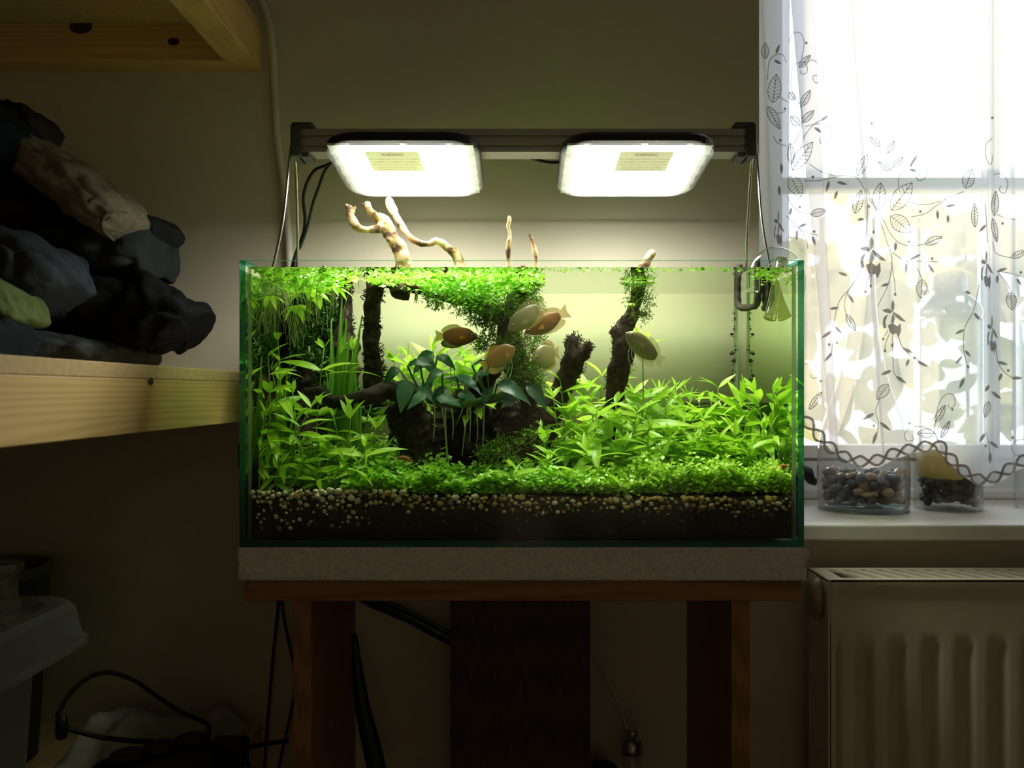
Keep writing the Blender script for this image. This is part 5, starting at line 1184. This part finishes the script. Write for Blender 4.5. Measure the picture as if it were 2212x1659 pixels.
# leafy bush outside the window
def bush():
    lm = leafmat('garden_leaf', (.20,.22,.11), (.52,.44,.20), .65, .04); LG = [leaf_mesh('leaf', lm, .5, a, .1, 7) for a in (.1,.35)]
    rnd = random.Random(21)
    spots = [(1775,2.9),(1885,3.4),(1985,2.8),(2085,3.3),(2190,2.9),(2300,3.3),(2420,2.9)]
    for i, (x, D) in enumerate(spots):
        c = P(x, 470, D); g = Vector((c.x+rnd.uniform(-.05,.05), D, -.3))
        e = empty('garden_shrub', g, 'leafy garden shrub outside the window, seen through the curtain', 'shrub', 'garden shrubs outside the window')
        q = catmull([tuple(g), tuple((g+c)*.5+Vector((rnd.uniform(-.05,.05),0,0))), tuple(c)], 4); obj('stem', MB().tube(q, .008, 6), M['stemd'], e, smooth=True)
        for k in range(34):
            y = rnd.uniform(450, 1010) if i != 1 else rnd.uniform(540, 1010)
            p = P(x, y, D)+Vector((rnd.uniform(-.09,.09),rnd.uniform(-.12,.12),0))
            a = rnd.uniform(0, 6.28); d = Vector((math.cos(a), rnd.uniform(-.5,.5), math.sin(a)*.8)); s = rnd.uniform(.08,.22)
            inst('leaf', rnd.choice(LG), frame(d, Vector((rnd.uniform(-.9,.9),-1,rnd.uniform(-.3,.8))), p, (s,s,s)), e)
bush()

# ------------------------------------------------------------------ clothes on the shelf
def cloth(name, path, mat, label, cat='clothes', fold=.20, seed=0, seg=84, n=22, end=.9):
    # path: (px, py, D, half height px, half depth m)
    q = catmull([(*P(x, y, D), PXm(h, D), hd) for x, y, D, h, hd in path], n); b = MB(); rings = []
    q = [np.array(k, float) for k in q]
    m = len(q)
    for i, k in enumerate(q):
        t = q[min(i+1,m-1)][:3]-q[max(i-1,0)][:3]; t = Vector(t).normalized(); u = Vector((-t.z, 0, t.x))
        ends = math.sqrt(max(.002, 1-max(0, 1-(min(i, m-1-i)+.15)/6.0)**2.4))
        ring = []
        for j in range(seg):
            a = 2*math.pi*j/seg; ca, sa = math.cos(a), math.sin(a)
            ca = math.copysign(abs(ca)**.7, ca); sa = math.copysign(abs(sa)**.7, sa)
            p = Vector(k[:3])+u*sa*k[3]*ends+Vector((0,1,0))*ca*k[4]*ends
            d = (u*sa+Vector((0,1,0))*ca).normalized()
            s = Vector((seed*3.1, seed, 0))
            sl = i/m*len(path)
            q1 = Vector((ca*1.1, sa*1.1, sl*.55))+s; q2 = Vector((ca*2.3, sa*2.3, sl*1.0))+s*2
            w1 = noise.noise(q1*.9)*.6
            bil = lambda q: abs(noise.noise(q))
            wv = Vector((w1,w1,w1))
            f = fold*k[3]*(2.6*bil(q1*1.2+wv) + 1.5*bil(q2+wv) + .7*bil(p*26+s) + .25*noise.noise(p*60) - 1.1)
            p = p+d*f
            p.z = max(p.z, S2T+.001)
            if p.x > SX+.04: p.x = SX+.04
            p.y = min(p.y, DW-.004)
            ring.append(p)
        rings.append(ring)
    b.rings(rings)
    return obj(name, b, mat, smooth=True, label=label, cat=cat, group='clothes heaped on the shelf')
def fabric(name, c, s=900): return plain(name, c, .95, var=.25, scale=60, bump=.5, bscale=s, spec=.1)
cl = [
 ('folded_sweater', [(-60,760,1.0662,36,0.1103),(60,758,1.0662,42,0.1103),(160,758,1.0754,40,0.1011),(250,765,1.0846,34,0.0919),(300,778,1.0938,22,0.0827)], (.075,.078,.082), 'crumpled grey cloth at the bottom of the heap, lying on the shelf'),
 ('folded_jacket', [(40,690,1.1029,60,0.0919),(150,660,1.1029,75,0.0919),(240,662,1.1029,74,0.0919),(320,672,1.1029,72,0.0827),(380,702,1.0938,66,0.0781),(408,724,1.0938,52,0.0735)], (.007,.007,.008), 'black folded jacket jutting furthest over the shelf end'),
 ('folded_shirt', [(40,560,1.1121,70,0.0919),(160,545,1.1121,68,0.0919),(240,545,1.1029,64,0.0827),(310,552,1.1029,58,0.0735),(352,552,1.1029,50,0.0643)], (.030,.032,.035), 'charcoal folded cloth sticking out above the black jacket'),
 ('rolled_trousers', [(60,330,1.0386,40,0.0551),(120,370,1.0386,45,0.0597),(190,425,1.0386,48,0.0643),(250,470,1.0386,46,0.0643),(285,505,1.0386,34,0.0551)], (.20,.165,.12), 'tan rolled trousers with sewn seams on the heap'),
 ('folded_shirt', [(-80,380,1.011,120,0.0735),(-20,340,1.011,105,0.0735),(40,330,1.011,70,0.0643),(85,345,1.0202,38,0.046)], (.014,.020,.030), 'dark navy cloth leaning at the top of the heap'),
 ('folded_shirt', [(20,260,1.0846,34,0.046),(70,275,1.0846,36,0.046),(105,300,1.0846,20,0.0368)], (.035,.025,.018), 'dark brown cloth tucked behind the navy one'),
 ('crumpled_shirt', [(-60,600,0.9651,80,0.0735),(20,580,0.9651,78,0.0735),(90,620,0.9651,84,0.0735),(130,665,0.9743,62,0.0643)], (.040,.045,.055), 'slate grey crumpled shirt bulging from the heap'),
 ('rolled_shirt', [(-50,600,0.8915,26,0.0368),(0,635,0.8915,32,0.0414),(40,672,0.8915,32,0.0414),(68,706,0.9007,20,0.0368)], (.13,.16,.06), 'olive green rolled shirt in front of the slate one'),
 ('folded_shirt', [(-60,480,1.0294,50,0.0643),(10,478,1.0294,46,0.0643),(70,470,1.0294,36,0.0551),(110,455,1.0386,20,0.046)], (.035,.012,.012), 'maroon cloth squeezed below the tan trousers'),
 ('folded_shirt', [(-60,735,0.8732,52,0.0551),(0,735,0.8732,54,0.0551),(38,745,0.8732,40,0.046)], (.022,.026,.034), 'dark blue-grey cloth beside the bottom of the heap'),
 ('folded_shirt', [(80,460,1.1213,50,0.0735),(190,480,1.1213,50,0.0735),(260,500,1.1213,44,0.0643),(340,500,1.1213,28,0.0551),(368,522,1.1213,22,0.046)], (.02,.02,.022), 'black cloth with a pointed corner under the tan trousers'),
]
for i, (nm, path, colr, lb) in enumerate(cl):
    o = cloth(nm, path, fabric(nm+'_fabric', colr), lb, seed=i)
    if nm == 'rolled_trousers':
        for px, py, h in ((250,468,44),(278,497,36),(160,400,46)):
            pts = [P(px+ (h*.62)*math.sin(a)*.75, py-h*math.sin(a)*.8, 1.038)+Vector((0,-.0635*math.cos(a)-.002,0)) for a in np.linspace(-1.3,1.3,12)]
            obj('seam', MB().tube(pts, .0022, 6), fabric('seam_thread', (.12,.10,.07)), o, smooth=True)

# ------------------------------------------------------------------ lowest shelf: plastic box, bag, cables
def box_and_clutter():
    D0 = 1.011; zl = R-.2812; xr = -.4917; z0 = S3T
    e = empty('storage_box', (-.69, .83, z0), 'translucent plastic storage box with a rimmed lid on the lowest shelf', 'storage box')
    def rs(x0, x1, y0, y1, r, z):
        return [(p[0]+(x0+x1)/2, p[1]+(y0+y1)/2, z) for p in rsq((x1-x0)/2, (y1-y0)/2, r, 0, 6)]
    b = MB(); b.rings([rs(-.98,xr-.05,.57,D0-.05,.03,z0+.0005), rs(-.99,xr-.042,.56,D0-.042,.03,zl-.03)], cap1=False); obj('tub', b, M['binplastic'], e, smooth=False)
    b = MB(); b.rings([rs(-1.03,xr+.002,.52,D0+.002,.05,zl), rs(-1.03,xr,.52,D0,.05,zl+.004), rs(-1.025,xr-.006,.525,D0-.006,.05,zl+.040), rs(-1.018,xr-.014,.532,D0-.014,.045,zl+.046), rs(-1.005,xr-.03,.55,D0-.03,.04,zl+.045), rs(-1.0,xr-.036,.555,D0-.036,.04,zl+.034)], cap0=False); obj('lid', b, M['binplastic'], e, smooth=False)
    b = MB(); b.rings([rs(-1.033,xr+.004,.517,D0+.004,.05,zl-.003), rs(-1.033,xr+.004,.517,D0+.004,.05,zl+.003)], cap0=False, cap1=False); obj('lid_rim', b, M['binplastic'], e)
    rnd = random.Random(4)
    for k, (c_, lb) in enumerate((((.30,.16,.10),'orange-brown bundle inside the storage box'),((.10,.10,.14),'dark blue bundle inside the storage box'),((.28,.05,.06),'red bundle inside the storage box'))):
        o = MB(); cx, cy, cz = -.59-.02*k, .72+.08*k, z0+.002+.085*(k % 2); o.rings([[ (cx+ r*math.cos(a)*(1+.15*math.sin(3*a+k)), cy+r*.9*math.sin(a), cz+h) for a in np.linspace(0,2*math.pi,20,endpoint=False)] for r, h in ((.03,0),(.05,.01),(.052,.05),(.04,.075),(.015,.08))])
        obj('cloth_bundle', o, fabric('bundle_fabric', c_), smooth=True, label=lb, cat='cloth')
    # clear crinkled bag and green tub standing on the lid
    zt = zl+.034
    b = MB(); rg = []; cx, cy = -.545, .93
    for k in range(9):
        t = k/8; rr = .026*(1-.25*t)+.008*(t > .8); rg.append([(cx-.02+rr*math.cos(a)*(1+.25*noise.noise(Vector((a*2, t*5, 1)))), cy+rr*.8*math.sin(a)*(1+.25*noise.noise(Vector((a*3, t*4, 7)))), zt+.001+.062*t) for a in np.linspace(0, 2*math.pi, 28, endpoint=False)])
    b.rings(rg, cap1=False); obj('plastic_bag', b, M['bag'], label='crinkled clear plastic bag standing on the box lid', cat='bag')
    c = Vector((-.695, 1.125, z0+.001)); e2 = empty('green_bucket', c, 'dark green round bucket with a pale rim behind the storage box', 'bucket'); hb = R-.2265-z0
    b = MB(); b.lathe(c, [(.0003,0),(.060,0),(.074,hb-.012),(.074,hb-.010)], 32); obj('bucket_body', b, plain('dark_green_plastic', (.05,.07,.02), .5), e2, smooth=True)
    b = MB(); b.lathe(c, [(.074,hb-.012),(.0775,hb-.012),(.0775,hb),(.072,hb),(.072,hb-.012)], 32); obj('bucket_rim', b, plain('pale_green_rim', (.16,.18,.10), .5), e2)
    # crumpled white bags by the wall
    b = MB(); rows = []
    for j in range(17):
        row = []
        for i in range(49):
            x = -.605+.19*i/48+(.03*(j/16)); y = .975+.262*j/16
            h = .012+.05*max(0, .35+noise.noise(Vector((x*9, y*9, 2)))) + .012*noise.noise(Vector((x*40, y*40, 4)))
            edge = min(1, min(i, 48-i)/5, min(j, 16-j)/2.0); row.append((x, y, z0+.001+max(.0008, h)*edge))
        rows.append(row)
    b.grid(rows); obj('crumpled_bag', b, M['paper'], smooth=True, label='crumpled off-white plastic bag lying behind the power strip', cat='bag')
    # power strip
    c = P(345,1618,1.0386); c.z = 0
    ex = empty('power_strip', (c.x, c.y, z0), 'black power strip with rounded end on the lowest shelf', 'power strip')
    zb = z0+.006
    A, B_ = P(200,1655,0.9743), P(480,1610,1.0662); A.z = B_.z = 0; d = (B_-A).normalized(); s = Vector((-d.y, d.x, 0))
    b = MB(); rg = []
    for t, hw, hz in ((0,.022,.030),(.02,.030,.042),(.1,.033,.048),(.5,.034,.052),(.85,.033,.050),(.95,.028,.040),(1.0,.016,.024)):
        p = A+(B_-A)*t; rg.append([tuple(p+s*hw*cx+Vector((0,0,zb+hz*cz))) for cx, cz in ((-1,0),(-1,.6),(-.8,.95),(0,1.05),(.8,.95),(1,.6),(1,0))])
    b.rings(rg); obj('strip_body', b, M['black'], ex, bevel=.002)
    for t in (.25, .5, .75):
        p = A+(B_-A)*t+Vector((0,0,zb+.052)); b = MB(); b.lathe(p, [(.0003,.0),(.018,.0),(.019,.004),(.017,.005),(.0003,.004)], 20); obj('socket', b, M['grey'], ex, smooth=True)
    p = B_+Vector((.0,0,z0+.035))
    b = MB(); b.box(p.x-.012, p.x+.03, p.y-.014, p.y+.014, p.z-.018, p.z+.016); obj('plug', b, M['black'], ex, bevel=.004)
    cable([P(122,1548,1.0662), P(150,1500,1.0846), P(190,1464,1.1029), P(235,1453,1.1121), P(290,1470,1.1121), P(340,1505,1.1029), P(395,1540,1.0938), P(445,1562,1.0846), P(452,1580,1.07), P(446,1612,1.058)], .0028, M['rubber'], 'black cable arching over the power strip against the dark wall')
    cable([P(128,1570,1.011), P(160,1578,1.0202), P(215,1592,1.0294), P(280,1600,1.0294), P(330,1602,1.0294)], .0030, M['rubber'], 'black cable running from the box to the power strip')
    cable([P(482,1606,1.0662), P(530,1614,1.0938), P(580,1606,1.1213), P(622,1600,1.1397)], .0030, M['rubber'], 'black cable leaving the power strip toward the stand leg')
    cable([P(490,1612,1.0662), P(515,1625,1.0754), P(535,1650,1.0754), P(545,1690,1.0754)], .0026, M['rubber'], 'short black cable bending down from the plug')
    b = MB(); q = P(133,1572,1.011); b.lathe(q, [(.0003,.014),(.006,.012),(.007,0),(.006,-.012),(.0003,-.014)], 12); obj('cable_clip', b, M['black'], smooth=True, label='black clip on the cable beside the plastic box', cat='clip')
box_and_clutter()
